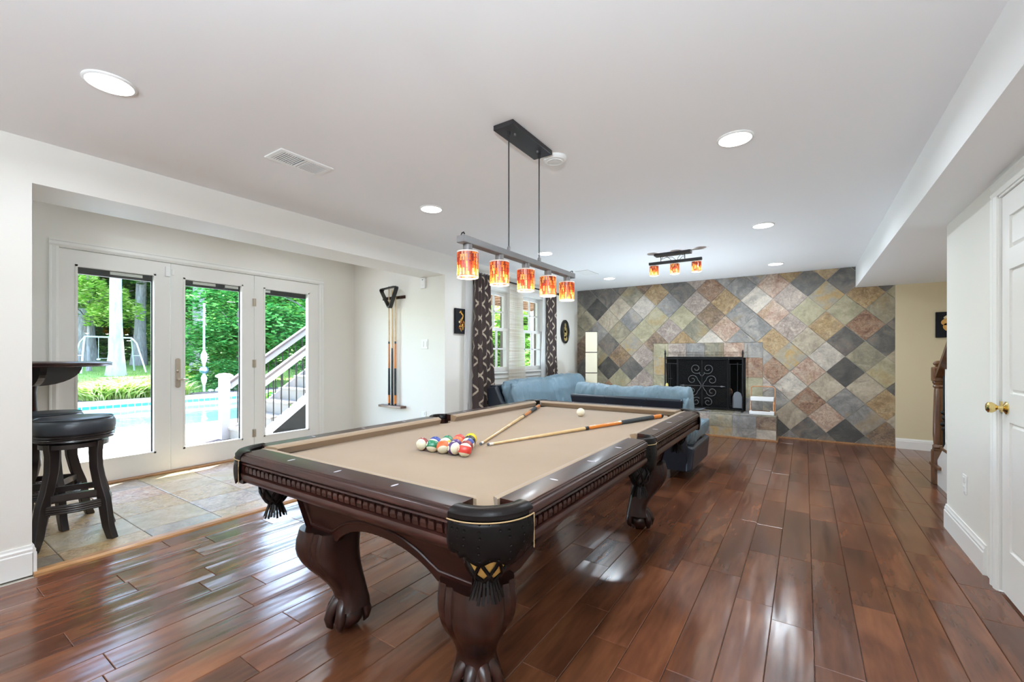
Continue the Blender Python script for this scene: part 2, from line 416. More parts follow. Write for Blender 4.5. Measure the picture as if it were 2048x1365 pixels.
TK = {7:{-18:'d',-16:'d',-17:'d',-15:'d',-13:'o',-11:'d',-9:'p',-7:'b',-5:'b',-3:'t',-1:'t',1:'d',3:'d'},
 6:{-18:'d',-16:'d',-14:'g',-12:'t',-10:'d',-8:'r',-6:'b',-4:'q',-2:'d',0:'d',2:'d'},
 5:{-19:'g',-17:'k',-15:'c',-13:'l',-11:'b',-9:'p',-7:'t',-5:'l',-3:'p',-1:'y',1:'t'},
 4:{-18:'g',-16:'c',-14:'b',-12:'s',-10:'s',-8:'o',-6:'b',-4:'q',-2:'s',0:'s',2:'g'},
 3:{-19:'g',-17:'b',-15:'g',-13:'s',-11:'p',-9:'g',-7:'q',-5:'b',-3:'p',-1:'t',1:'r'},
 2:{-18:'o',-16:'d',-14:'y',-12:'o',-10:'t',-8:'l',-6:'b',-4:'t',-2:'c',0:'d',2:'d'},
 1:{-19:'o',-17:'g',-15:'o',-13:'p',-11:'g',-5:'b',-3:'y',-1:'l',1:'g'},
 0:{-18:'d',-16:'k',-14:'d',-12:'g',-4:'r',-2:'q',0:'k',2:'s'},
 -1:{-19:'d',-17:'g',-15:'s',-13:'p',-5:'p',-3:'l',-1:'c',1:'c'},
 -2:{-18:'o',-16:'r',-14:'p',-4:'b',-2:'r',0:'b',2:'t'},
 -3:{-3:'c',-1:'q',1:'b'}, -4:{-4:'k',-2:'d',0:'k',2:'o'}, -5:{-1:'d',1:'d',-3:'b'}}
tr = random.Random(3); e = 0.0045
for j in range(-6, 9):
    for i in range(-20, 4):
        if (i+j) % 2: continue
        x, z = TX0+i*HW, TZ0+j*HW; h = HW-e
        dia = [(x-h, z), (x, z-h), (x+h, z), (x, z+h)]
        parts = []
        for zone in ((XL+0.002, SUX0-0.003, 0, CH-0.002), (SUX1+0.003, 0.557, 0, CH-0.002), (0.557, 0.953, 0, SB-0.002), (SUX0-0.003, SUX1+0.003, SUZ1+0.003, CH-0.002)):
            p = clipbox(dia, *zone)
            if len(p) > 2 and abs(sum(p[k][0]*p[(k+1)%len(p)][1]-p[(k+1)%len(p)][0]*p[k][1] for k in range(len(p)))) > 0.0012: parts.append(p)
        if not parts: continue
        q = M(); dep = 0.010+tr.uniform(-0.002, 0.003)
        for p in parts: q.prism(p, 'y', YB-dep, YB)
        key = TK.get(j, {}).get(i) or tr.choice('gbdcso')
        obj('slate_tile', q, SLM[key], wall_back)

# baseboards
def baseboard(name, path_axis, fixed, a, b, side, h=0.135):
    pr = [(0,0),(0.016,0),(0.016,h*0.74),(0.012,h*0.78),(0.013,h*0.86),(0.008,h*0.92),(0.006,h),(0,h)]
    q = M()
    if path_axis == 'y': q.prism([(fixed+side*p[0], p[1]) for p in pr], 'y', a, b)
    else: q.prism([(fixed+side*p[0], p[1]) for p in pr], 'x', a, b)
    return struct(name, q, mat_trim)
baseboard('baseboard_left', 'y', XL, -3.0, 0.524, 1, 0.16)
baseboard('baseboard_left_jamb', 'x', 0.522, -3.867, XL+0.016, 1, 0.16)
baseboard('baseboard_window', 'y', XL, 3.79, YB-0.01, 1, 0.14)
baseboard('baseboard_right', 'y', XR, 3.37, 4.172, -1, 0.16)
baseboard('baseboard_tan', 'x', YB-0.012, 0.958, 2.35, -1, 0.13)
baseboard('baseboard_alcove', 'x', 3.93, -5.35, -3.87, -1, 0.13)
baseboard('baseboard_right_near', 'y', XR, -3.0, 2.25, -1, 0.16)
m = M(); m.box(-0.327, 0.953, YB-0.028, YB-0.008, 0, 0.018); struct('trim_2', m, mat_strip)
m = M(); m.box(-2.29, -0.325, 6.945, 6.965, 0, 0.018); m.box(-0.327, -0.307, 6.945, YB-0.02, 0, 0.018); struct('trim_3', m, mat_strip)

# fireplace: surround tiles on the wall, dark firebox behind, raised hearth
k0 = -1.953*0.95; sx = [SUX0, -1.858, -1.577, -1.302, -1.030, -0.755, SUX1]; topk = 'spbgqb'
for i in range(6):
    q = M(); q.box(sx[i]+0.0015, sx[i+1]-0.0015, YB-0.012, YB, FBZ1 if i not in (0,5) else FBZ1, SUZ1-0.002); obj('surround_tile', q, SLM[topk[i]], wall_back)
for s, (xa, xb) in enumerate(((SUX0, FBX0), (FBX1, SUX1))):
    for q_, (za, zb) in enumerate(((0.345,0.55),(0.55,0.85),(0.85,FBZ1))):
        q = M(); q.box(xa+0.001, xb-0.001, YB-0.012, YB, za+0.001, zb-0.003); obj('surround_tile', q, SLM[('gsy' if s == 0 else 'bsr')[q_]], wall_back)
m = M(); x0, x1, z0, z1 = FBX0, FBX1, FBZ0, FBZ1; yb = 7.95
m.v = [(x0,YB,z0),(x1,YB,z0),(x1,YB,z1),(x0,YB,z1),(x0+0.18,yb,z0),(x1-0.18,yb,z0),(x1-0.18,yb,z1),(x0+0.18,yb,z1)]
m.f = [(0,1,5,4),(1,2,6,5),(2,3,7,6),(3,0,4,7),(4,5,6,7)]
fb = obj('firebox', m, mat_dark); fb['kind'] = 'structure'
m = M(); m.box(-2.29, -0.33, 6.975, YB-0.013, 0, 0.335); hearth = obj('raised_hearth', m, mat_grout)
tag(hearth, 'raised slate hearth in front of the fireplace opening', 'hearth')
hx = [-2.288, -1.99, -1.69, -1.39, -1.168, -0.867, -0.566, -0.328]; fk = 'gbgpgbot'; fk2 = 'bgpbyblb'
for i in range(7):
    q = M(); q.box(hx[i]+0.0015, hx[i+1]-0.0015, 6.965, 6.976, 0.148, 0.325); obj('slate_tile', q, SLM[fk[i]], hearth)
    q = M(); q.box(hx[i]+0.0015, hx[i+1]-0.0015, 6.965, 6.976, 0.003, 0.145); obj('slate_tile', q, SLM[fk2[i]], hearth)
    q = M(); q.box(hx[i]+0.0015, hx[i+1]-0.0015, 6.96, YB-0.014, 0.334, 0.3465); obj('hearth_slab', q, SLM['gbgbgbg'[i]], hearth, bevel=0.003, seg=1)
for i in range(2):
    q = M(); q.box(-0.331, -0.322, 6.966+i*0.19, 6.966+(i+1)*0.19, 0.003, 0.325); obj('slate_tile', q, SLM['db'[i]], hearth)

# ------------------------------------------------------------------ French doors
dr = holder('door_1')
CASE = plain('casing_paint', srgb(236,235,231), 0.35)
def casing(name, parent, ys, zt, x, side, w=0.06, z0=0.0, bottom=False, d=0.018):
    # moulded casing round an opening in a wall of constant x
    def leg(y0, sgn):
        return [(x, y0), (x+side*d*0.6, y0), (x+side*d, y0+sgn*w*0.3), (x+side*d*0.75, y0+sgn*w*0.7), (x+side*d, y0+sgn*w*0.85), (x+side*d, y0+sgn*w), (x, y0+sgn*w)]
    q = M(); q.prism(leg(ys[0], -1), 'z', z0, zt); obj('side_casing', q, CASE, parent)
    q = M(); q.prism(leg(ys[1], 1), 'z', z0, zt); obj('side_casing', q, CASE, parent)
    q = M(); q.prism([(p[0], p[1]-0+zt) for p in leg(0, 1)], 'y', ys[0]-w, ys[1]+w); obj('head_casing', q, CASE, parent)
casing('door_casing', dr, (0.959, 3.392), 2.124, XA, 1)
m = M(); m.box(XA-0.12, XA+0.004, 0.955, 0.962, 0, 2.124); m.box(XA-0.12, XA+0.004, 3.388, 3.395, 0, 2.124); m.box(XA-0.12, XA+0.004, 0.955, 3.395, 2.119, 2.126); obj('jamb', m, CASE, dr)
m = M(); m.box(XA-0.13, XA+0.05, 0.955, 3.395, -0.005, 0.014); obj('threshold', m, mat_strip, dr, bevel=0.003)
def glazed_leaf(y0, y1, gy0, gy1, name):
    xa, xb = XA-0.052, XA-0.008; gz0, gz1 = 0.225, 1.975
    q = M(); q.box(xa, xb, y0+0.002, gy0, 0.016, 2.115); q.box(xa, xb, gy1, y1-0.002, 0.016, 2.115)
    q.box(xa, xb, gy0, gy1, 0.016, gz0); q.box(xa, xb, gy0, gy1, gz1, 2.115)
    leaf = obj(name, q, mat_door, dr)
    for xx in (xb, xa-0.006):
        q = M(); b = 0.014
        q.box(xx, xx+0.006, gy0-b, gy0+0.002, gz0-b, gz1+b); q.box(xx, xx+0.006, gy1-0.002, gy1+b, gz0-b, gz1+b); q.box(xx, xx+0.006, gy0-b, gy1+b, gz0-b, gz0+0.002); q.box(xx, xx+0.006, gy0-b, gy1+b, gz1-0.002, gz1+b)
        obj('glazing_bead', q, mat_door, leaf)
    q = M(); q.box(XA-0.031, XA-0.027, gy0, gy1, gz0, gz1); obj('glass_pane', q, mat_glass, leaf)
    # dark blind cassette at the head of the glass, outside
    q = M(); q.box(XA-0.085, XA-0.056, gy0, gy1, gz1-0.062, gz1+0.005); obj('blind_roll', q, mat_black, leaf, bevel=0.008)
    q = M()
    for (fa, fb_) in (((0.42, 0.86),) if name == 'door_leaf_left' else (((0.16, 0.55), (0.72, 0.97)) if name == 'door_leaf_middle' else ((0.04, 0.16),))):
        q.box(XA-0.056, XA-0.0545, gy0+(gy1-gy0)*fa, gy0+(gy1-gy0)*fb_, gz1-0.036, gz1-0.008)
    obj('roll_reflection', q, mat_trim, leaf)  # white strips that put reflections onto the dark roll
    if name != 'door_leaf_right':
        q = M(); q.box(XA-0.06, XA-0.052, gy1-0.012, gy1, gz0, gz1); obj('screen_edge', q, mat_black, leaf)
    return leaf
l1 = glazed_leaf(0.960, 1.764, 1.078, 1.628, 'door_leaf_left')
l2 = glazed_leaf(1.766, 2.575, 1.888, 2.440, 'door_leaf_middle')
l3 = glazed_leaf(2.577, 3.390, 2.699, 3.245, 'door_leaf_right')
# lever handle, plate, hinges, sensor
m = M(); n = 14; pts = []
for i in range(n*2):
    a = pi*i/(n*2)*2; yy = 1.826+0.022*cos(a); zz = (1.13 if sin(a) > 0 else 0.87)+0.022*sin(a); pts.append((yy, zz))
m.prism(pts, 'x', XA-0.008, XA+0.002); hp = obj('handle_plate', m, mat_nickel, l2, bevel=0.002)
m = M(); m.tube([(XA, 1.826, 0.935), (XA+0.035, 1.826, 0.935), (XA+0.045, 1.835, 0.935), (XA+0.047, 1.86, 0.934), (XA+0.044, 1.90, 0.93)], [0.011,0.01,0.01,0.009,0.007], 10); m.lathe([(0.016,0),(0.016,0.008),(0.01,0.012)], (XA, 1.826, 1.02), 16, ax='x'); m.box(XA+0.01, XA+0.02, 1.822, 1.83, 1.005, 1.035); obj('lever', m, mat_nickel, hp, smooth=True)
for z in (0.27, 1.085, 1.80):
    m = M(); m.lathe([(0.007,-0.045),(0.007,0.045)], (XA+0.002, 2.576, z), 10); m.box(XA-0.008, XA-0.002, 2.556, 2.596, z-0.045, z+0.045); obj('hinge', m, mat_nickel, l3, smooth=True)
m = M(); m.box(XA-0.008, XA+0.008, 1.718, 1.755, 1.98, 2.075); m.box(XA-0.008, XA+0.006, 1.772, 1.79, 2.0, 2.055); obj('door_sensor', m, mat_plastic, l1, bevel=0.003)

# ------------------------------------------------------------------ double hung windows
def window(name, dy):
    w = holder(name); y0, y1 = 4.345+dy, 5.19+dy; xw = XL-0.055
    q = M(); t = 0.02
    q.box(-3.66, XL+0.002, y0, y0+t, 0.93, 2.085); q.box(-3.66, XL+0.002, y1-t, y1, 0.93, 2.085); q.box(-3.66, XL+0.002, y0, y1, 2.065, 2.085); q.box(-3.66, XL+0.002, y0, y1, 0.93, 0.955)
    obj('window_frame', q, mat_trim, w)
    q = M(); q.box(-3.665, -3.625, y1-t-0.004, y1-t, 0.955, 2.065); q.box(-3.665, -3.625, y0+t, y0+t+0.004, 0.955, 2.065); obj('reveal_lining', q, plain('dark_reveal_lining', srgb(98,92,86), 0.7), w)  # dark lining added to tone down the bright, sky-lit window reveal
    q = M(); q.box(-3.66, -3.655, y0-0.03, y0+0.002, 0.9, 2.12); q.box(-3.66, -3.655, y1-0.002, y1+0.05, 0.9, 2.12); obj('outer_casing', q, mat_trim, w)
    def sash(nm, za, zb, xo, rail_b, rail_t):
        q = M(); st = 0.062; a, b = y0+t, y1-t
        q.box(xo-0.018, xo+0.018, a, a+st, za, zb); q.box(xo-0.018, xo+0.018, b-st, b, za, zb); q.box(xo-0.018, xo+0.018, a+st, b-st, za, za+rail_b); q.box(xo-0.018, xo+0.018, a+st, b-st, zb-rail_t, zb)
        s = obj(nm, q, mat_trim, w); ga, gb, gz0, gz1 = a+st, b-st, za+rail_b, zb-rail_t
        q = M()
        for i in (1, 2): yy = ga+(gb-ga)*i/3; q.box(xo-0.012, xo+0.016, yy-0.010, yy+0.010, gz0, gz1)
        zz = (gz0+gz1)/2; q.box(xo-0.012, xo+0.016, ga, gb, zz-0.010, zz+0.010); obj('muntins', q, mat_trim, s)
        for i in range(3):
            for j in range(2):
                q = M(); q.box(xo-0.003, xo, ga+(gb-ga)*i/3+0.004, ga+(gb-ga)*(i+1)/3-0.004, gz0+(gz1-gz0)*j/2+0.004, gz0+(gz1-gz0)*(j+1)/2-0.004); obj('glass_pane', q, mat_glass, s)
    sash('upper_sash', 1.522, 2.066, xw-0.05, 0.04, 0.05); sash('lower_sash', 0.955, 1.560, xw, 0.062, 0.038)
    q = M(); q.box(XL-0.05, XL+0.035, y0-0.05, y1+0.05, 0.93, 0.955); obj('window_sill', q, mat_trim, w, bevel=0.004)
    q = M(); q.box(XL-0.002, XL+0.012, y0-0.03, y1+0.03, 0.865, 0.93); obj('apron', q, mat_trim, w, bevel=0.002)
    q = M(); q.box(XL-0.002, XL+0.014, y0-0.055, y0+0.004, 0.955, 2.14); q.box(XL-0.002, XL+0.014, y1-0.004, y1+0.055, 0.955, 2.14); q.box(XL-0.002, XL+0.014, y0-0.055, y1+0.055, 2.07, 2.14); obj('window_casing', q, mat_trim, w, bevel=0.002)
window('window_1', 0.0); window('window_2', 0.94)

# ------------------------------------------------------------------ panel door on the right wall
d2 = holder('door_2')
casing('c', d2, (2.45, 3.19), 1.985, XR, -1, w=0.07, d=0.018)
m = M(); m.box(XR-0.004, XR+0.12, 3.185, 3.20, 0, 1.99); m.box(XR-0.004, XR+0.12, 2.42, 2.455, 0, 1.99); m.box(XR-0.004, XR+0.12, 2.42, 3.2, 1.975, 1.99); m.box(XR+0.045, XR+0.06, 3.17, 3.186, 0, 1.975); obj('jamb', m, CASE, d2)
def panel_door(xf, y0, y1, z0, z1):
    # stiles, rails and raised panels with chamfered fields
    ys = [(y0+0.095, (y0+y1)/2-0.045), ((y0+y1)/2+0.045, y1-0.095)]; zs = [(0.235, 0.86), (1.0, 1.60), (1.70, 1.86)]
    q = M(); q.box(xf+0.012, xf+0.035, y0, y1, z0, z1)
    q.box(xf, xf+0.012, y0, ys[0][0], z0, z1); q.box(xf, xf+0.012, ys[0][1], ys[1][0], z0, z1); q.box(xf, xf+0.012, ys[1][1], y1, z0, z1)
    for a, b in ((z0, zs[0][0]), (zs[0][1], zs[1][0]), (zs[1][1], zs[2][0]), (zs[2][1], z1)):
        for yy in ys: q.box(xf, xf+0.012, yy[0], yy[1], a, b)
    leaf = obj('door_leaf', q, mat_door, d2)
    for yy in ys:
        for zz in zs:
            q = M(); a, b, c, d = yy[0], yy[1], zz[0], zz[1]; i = 0.022
            q.v = [(xf+0.0115,a,c),(xf+0.0115,b,c),(xf+0.0115,b,d),(xf+0.0115,a,d),(xf+0.0115,a+0.008,c+0.008),(xf+0.0115,b-0.008,c+0.008),(xf+0.0115,b-0.008,d-0.008),(xf+0.0115,a+0.008,d-0.008),
                   (xf+0.003,a+i,c+i),(xf+0.003,b-i,c+i),(xf+0.003,b-i,d-i),(xf+0.003,a+i,d-i)]
            q.f = [(8,9,10,11)]+[(s,(s+1)%4,4+(s+1)%4,4+s) for s in range(4)]+[(4+s,4+(s+1)%4,8+(s+1)%4,8+s) for s in range(4)]
            obj('raised_panel', q, mat_door, leaf)
    return leaf
lf = panel_door(XR+0.006, 2.46, 3.178, 0.012, 1.972)
m = M(); m.lathe([(0.032,0),(0.032,0.004),(0.020,0.010),(0.011,0.014),(0.010,0.032),(0.020,0.040),(0.027,0.052),(0.026,0.064),(0.016,0.071),(0.001,0.073)], (0,0,0), 24, ax='x')
m.xf(Matrix.Translation((XR+0.006, 3.118, 0.927)) @ Matrix.Scale(-1, 4, (1,0,0)))
obj('door_knob', m, mat_brass, lf, smooth=True)
m = M(); m.box(XR-0.001, XR+0.006, 3.172, 3.186, 0.90, 0.955); obj('strike_plate', m, mat_brass, d2)
# ================================================================== CEILING
# recessed lights on a grid of two rows
canL = {(-2.48,0.60):'nearest recessed ceiling light above the bar side opening', (-2.48,2.545):'recessed ceiling light beyond the long vent, left of the pool table lamp',
 (-2.48,4.39):'recessed ceiling light seen just above the hanging lamp bar', (-2.48,6.37):'recessed ceiling light in the window corner near the slate wall',
 (-0.313,2.63):'recessed ceiling light above the right rail of the pool table', (-0.313,4.53):'middle recessed ceiling light of the right row before the slate wall',
 (-0.313,6.54):'recessed ceiling light closest to the slate wall on the right row'}
first = None
for (x, y), lab in list(canL.items()) + [((-0.313, 0.65), None), ((-2.48,-1.4), None), ((-0.313,-1.4), None)]:
    if first is None:
        t = thing('recessed_light', lab, 'ceiling light', (x, y, CH), 'recessed ceiling lights')
        m = M(); m.lathe([(0.090,0),(0.090,-0.004),(0.086,-0.008),(0.080,-0.009),(0.080,-0.004)], (x, y, CH), 40, cap=False); obj('trim_ring', m, mat_plastic, t, smooth=True)
        m = M(); m.lathe([(0.001,-0.012),(0.05,-0.0115),(0.080,-0.008)], (x, y, CH), 32, cap=False); obj('diffuser', m, mat_lens, t)
        first = t
    else:
        t = copy_tree(first, (x, y, CH), label=lab or 'recessed ceiling light behind the camera over the near end of the room')
    ld = bpy.data.lights.new('can_lamp', 'AREA'); ld.shape = 'DISK'; ld.size = 0.15; ld.energy = CAN_W; ld.color = (0.80, 0.91, 1.0); ld.spread = radians(170)
    lo = bpy.data.objects.new('can_lamp', ld); COL.objects.link(lo); lo.location = (x, y, CH-0.016)
# fill light added in the stairwell, unseen behind the right wall
t = copy_tree(first, (1.75, 4.75, SB), label='added fill light over the stairs, unseen behind the right wall')
ld = bpy.data.lights.new('can_lamp', 'AREA'); ld.shape = 'DISK'; ld.size = 0.15; ld.energy = 9.0; ld.color = (0.9, 0.95, 1.0)
lo = bpy.data.objects.new('can_lamp', ld); COL.objects.link(lo); lo.location = (1.75, 4.75, SB-0.016)
# fill lights added to the alcove ceiling, unseen behind the header
for y in (-0.6, 1.6, 2.9):
    t = copy_tree(first, (-4.6, y, 2.50), label='added fill light in the alcove ceiling, unseen behind the header')
    ld = bpy.data.lights.new('can_lamp', 'AREA'); ld.shape = 'DISK'; ld.size = 0.15; ld.energy = FILL_ALC_W; ld.color = (0.80, 0.91, 1.0)
    lo = bpy.data.objects.new('can_lamp', ld); COL.objects.link(lo); lo.location = (-4.6, y, 2.484)
m = M(); m.box(-5.5, -3.477, -3.1, 4.05, 2.50, 2.6); struct('ceiling_alcove', m, mat_ceil)

# air vents
def vent(x0, x1, y0, y1, name_label, slots):
    t = thing('air_vent', name_label, 'air vent', ((x0+x1)/2, (y0+y1)/2, CH)); b = 0.028
    q = M(); z0, z1 = CH-0.008, CH-0.0005
    q.box(x0, x1, y0, y0+b, z0, z1); q.box(x0, x1, y1-b, y1, z0, z1); q.box(x0, x0+b, y0+b, y1-b, z0, z1); q.box(x1-b, x1, y0+b, y1-b, z0, z1)
    ym = (y0+y1)/2
    if slots > 8: q.box(x0+b, x1-b, ym-0.008, ym+0.008, z0, z1)
    obj('vent_frame', q, mat_plastic, t, bevel=0.002)
    q = M(); q.box(x0+b, x1-b, y0+b, y1-b, CH-0.0012, CH-0.0004); obj('dark_duct', q, mat_dark, t)
    a, c = y0+b, y1-b
    for i in range(slots):
        yy = a+(c-a)*(i+0.5)/slots
        if slots > 8 and abs(yy-ym) < 0.01: continue
        s = 1 if yy < ym or slots < 9 else -1; w = (c-a)/slots*(0.15 if (s > 0 and slots > 8) else 0.33); q = M()
        q.add([(x0+b,yy-w,CH-0.002),(x1-b,yy-w,CH-0.002),(x1-b,yy+w*0.4*s+w*0.3,CH-0.0085),(x0+b,yy+w*0.4*s+w*0.3,CH-0.0085)], [(0,1,2,3)])
        obj('slat', q, mat_plastic, t, solid=0.0012)
vent(-2.640, -2.452, 1.325, 1.655, 'long white ceiling air vent with slats above the opening', 20)
vent(-2.675, -2.475, 5.58, 5.945, 'small white ceiling air vent near the windows', 7)
t = thing('smoke_detector', 'round white smoke detector on the ceiling beside the lamp canopy', 'smoke detector', (-1.232, 2.295, CH))
m = M(); m.lathe([(0.068,0),(0.068,-0.012),(0.060,-0.022),(0.035,-0.026),(0.001,-0.027)], (-1.232,2.295,CH), 32); obj('housing', m, mat_plastic, t, smooth=True)
m = M(); m.lathe([(0.045,-0.0255),(0.045,-0.029),(0.040,-0.029)], (-1.232,2.295,CH), 32, cap=False); obj('grille_ring', m, mat_plastic, t)

# mosaic glass shades lit from inside
def mosaic():
    k = N('amber_mosaic_glass'); uv = k.n('ShaderNodeUVMap'); oi = k.n('ShaderNodeObjectInfo')
    mp = k.n('ShaderNodeMapping'); mp.inputs['Scale'].default_value = (42, 3.6, 1); k.l(uv.outputs[0], mp.inputs['Vector'])
    br = k.n('ShaderNodeTexBrick'); br.offset = 0.5; br.inputs['Scale'].default_value = 1.0; br.inputs['Mortar Size'].default_value = 0.06; br.inputs['Bias'].default_value = 0.1
    br.inputs['Brick Width'].default_value = 1.0; br.inputs['Row Height'].default_value = 1.0
    # strips run up the shade: swap the axes so that rows become columns
    sx_ = k.n('ShaderNodeSeparateXYZ'); k.l(mp.outputs[0], sx_.inputs[0]); cb = k.n('ShaderNodeCombineXYZ')
    k.l(k.math('ADD', sx_.outputs[1], k.math('MULTIPLY', oi.outputs['Random'], 9.0)), cb.inputs[0]); k.l(sx_.outputs[0], cb.inputs[1]); k.l(cb.outputs[0], br.inputs['Vector'])
    br.inputs['Color1'].default_value = (0, 0, 0, 1); br.inputs['Color2'].default_value = (1, 1, 1, 1); br.inputs['Mortar'].default_value = (0.5, 0.5, 0.5, 1)
    c = k.ramp(br.outputs['Color'], [(0.05, (0.12, 0.014, 0.012, 1)), (0.4, (0.36, 0.035, 0.012, 1)), (0.75, (0.75, 0.16, 0.02, 1)), (1.0, (1.0, 0.52, 0.12, 1))])
    c = k.mix(br.outputs['Fac'], c, (0.12, 0.03, 0.02, 1))
    d = k.n('ShaderNodeBsdfDiffuse'); k.l(c, d.inputs[0]); tl = k.n('ShaderNodeBsdfTranslucent'); k.l(c, tl.inputs[0])
    mx = k.n('ShaderNodeMixShader'); mx.inputs[0].default_value = 0.72; k.l(d.outputs[0], mx.inputs[1]); k.l(tl.outputs[0], mx.inputs[2])
    gl = k.n('ShaderNodeBsdfGlossy'); gl.inputs['Roughness'].default_value = 0.12; m2 = k.n('ShaderNodeMixShader'); m2.inputs[0].default_value = 0.06
    k.l(mx.outputs[0], m2.inputs[1]); k.l(gl.outputs[0], m2.inputs[2]); k.l(m2.outputs[0], k.out.inputs[0]); return k.m
mat_mosaic = mosaic()
mat_liner = plain('white_shade_rim', srgb(245,240,230), 0.5)
def shade(t, x, y, ztop, r, h, neck_mat, bar_z):
    q = M(); n = 28; q.uv = []
    for zz, v_ in ((ztop, 1.0), (ztop-h*0.5, 0.5), (ztop-h, 0.0)):
        for i in range(n+1):
            a = 2*pi*i/n; q.v.append((x+r*cos(a), y+r*sin(a), zz)); q.uv.append((i/n, v_))
    q.f = [(j*(n+1)+i, j*(n+1)+i+1, (j+1)*(n+1)+i+1, (j+1)*(n+1)+i) for j in range(2) for i in range(n)]
    s = obj('lamp_shade', q, mat_mosaic, t, smooth=True)
    for zz in (ztop, ztop-h):
        q = M(); q.lathe([(r+0.001,-0.003),(r+0.001,0.003),(r-0.004,0.003),(r-0.004,-0.003),(r+0.001,-0.003)], (x,y,zz), 28, cap=False); obj('rim', q, mat_liner, s)
    q = M(); q.lathe([(r-0.002,0),(r*0.72,0.001)], (x,y,ztop-0.002), 28, cap=False); obj('shade_top', q, mat_liner, s)
    q = M(); q.lathe([(0.021,0),(0.021,bar_z-ztop)], (x,y,ztop), 20); obj('lamp_socket', q, neck_mat, t, smooth=True)
    q = M(); q.ell((x,y,ztop-h*0.80), (r*0.42,r*0.42,r*0.30)); obj('bulb', q, mat_bulb, t, smooth=True)
    ld = bpy.data.lights.new('bulb_lamp', 'POINT'); ld.energy = PEND_W; ld.color = (1.0, 0.88, 0.66); ld.shadow_soft_size = 0.02
    lo = bpy.data.objects.new('bulb_lamp', ld); COL.objects.link(lo); lo.location = (x, y, ztop-h*1.0); 
    q = [b for b in t.children if b.name.startswith('bulb')][-1]; q.visible_shadow = True
# five light bar over the pool table
PX = -1.262
t = thing('pendant_lamp', 'long grey bar lamp with five amber mosaic shades over the pool table', 'pendant lamp', (PX, 2.02, CH))
m = M(); m.box(PX-0.058, PX+0.062, 1.80, 2.205, CH-0.026, CH-0.0005); obj('canopy', m, mat_metal_dark, t, bevel=0.002)
for y in (1.855, 2.163): m = M(); m.tube([(PX, y, CH-0.02), (PX, y, 1.725)], 0.0035, 8); obj('rod', m, mat_metal_dark, t)
for y in (1.855, 2.163):
    m = M(); m.lathe([(0.010,0),(0.010,0.022),(0.005,0.03)], (PX, y, 1.715), 12); obj('rod_collar', m, mat_grey_metal, t, smooth=True)
    m = M(); m.lathe([(0.009,-0.045),(0.009,-0.02)], (PX, y, CH), 12); obj('rod_collar', m, mat_metal_dark, t, smooth=True)
for y in (1.885, 2.115): m = M(); m.lathe([(0.006,-0.036),(0.006,-0.024)], (PX+0.018, y, CH), 10); obj('canopy_screw', m, mat_grey_metal, t, smooth=True)
m = M(); m.box(PX-0.022, PX+0.022, 1.475, 2.592, 1.684, 1.716); obj('lamp_bar', m, mat_grey_metal, t, bevel=0.003)
for yy in (1.49, 2.575):
    m = M(); m.tube([(PX-0.01, yy, 1.715), (PX-0.004, yy, 1.728), (PX+0.006, yy, 1.731), (PX+0.012, yy, 1.722)], 0.003, 6); obj('cable_loop', m, mat_black, t)
for i in range(5): shade(t, PX, 1.526+i*0.2465, 1.648, 0.048, 0.112, mat_grey_metal, 1.69)
# three light fixture over the sofas
t = thing('ceiling_lamp', 'dark three-shade bar lamp close to the ceiling above the sofas', 'ceiling lamp', (-1.23, 5.15, CH)); FY = 5.18
m = M(); m.box(-1.455, -1.06, FY-0.055, FY+0.055, CH-0.026, CH-0.0005); obj('canopy', m, mat_metal_dark, t, bevel=0.002)
for x in (-1.39, -1.125): m = M(); m.tube([(x, FY, CH-0.02), (x, FY, 2.26)], 0.004, 8); obj('rod', m, mat_metal_dark, t)
m = M(); m.tube([(-1.38,FY,2.30),(-1.36,FY,2.325),(-1.32,FY,2.318),(-1.28,FY,2.28),(-1.27,FY,2.262)], 0.0028, 6); m.tube([(-1.39,FY,2.29),(-1.33,FY,2.31),(-1.26,FY,2.305),(-1.22,FY,2.265)], 0.0028, 6)
m.tube([(-1.13,FY,2.31),(-1.17,FY,2.325),(-1.20,FY,2.29),(-1.205,FY,2.235),(-1.195,FY,2.225)], 0.0028, 6); m.tube([(-1.125,FY,2.285),(-1.15,FY,2.30),(-1.18,FY,2.27)], 0.0028, 6); obj('cable', m, mat_black, t)
m = M(); m.box(-1.525, -0.945, FY-0.02, FY+0.02, 2.238, 2.268); obj('lamp_bar', m, mat_metal_dark, t, bevel=0.003)
for x in (-1.468, -1.235, -1.002): shade(t, x, FY, 2.222, 0.050, 0.108, mat_metal_dark, 2.24)

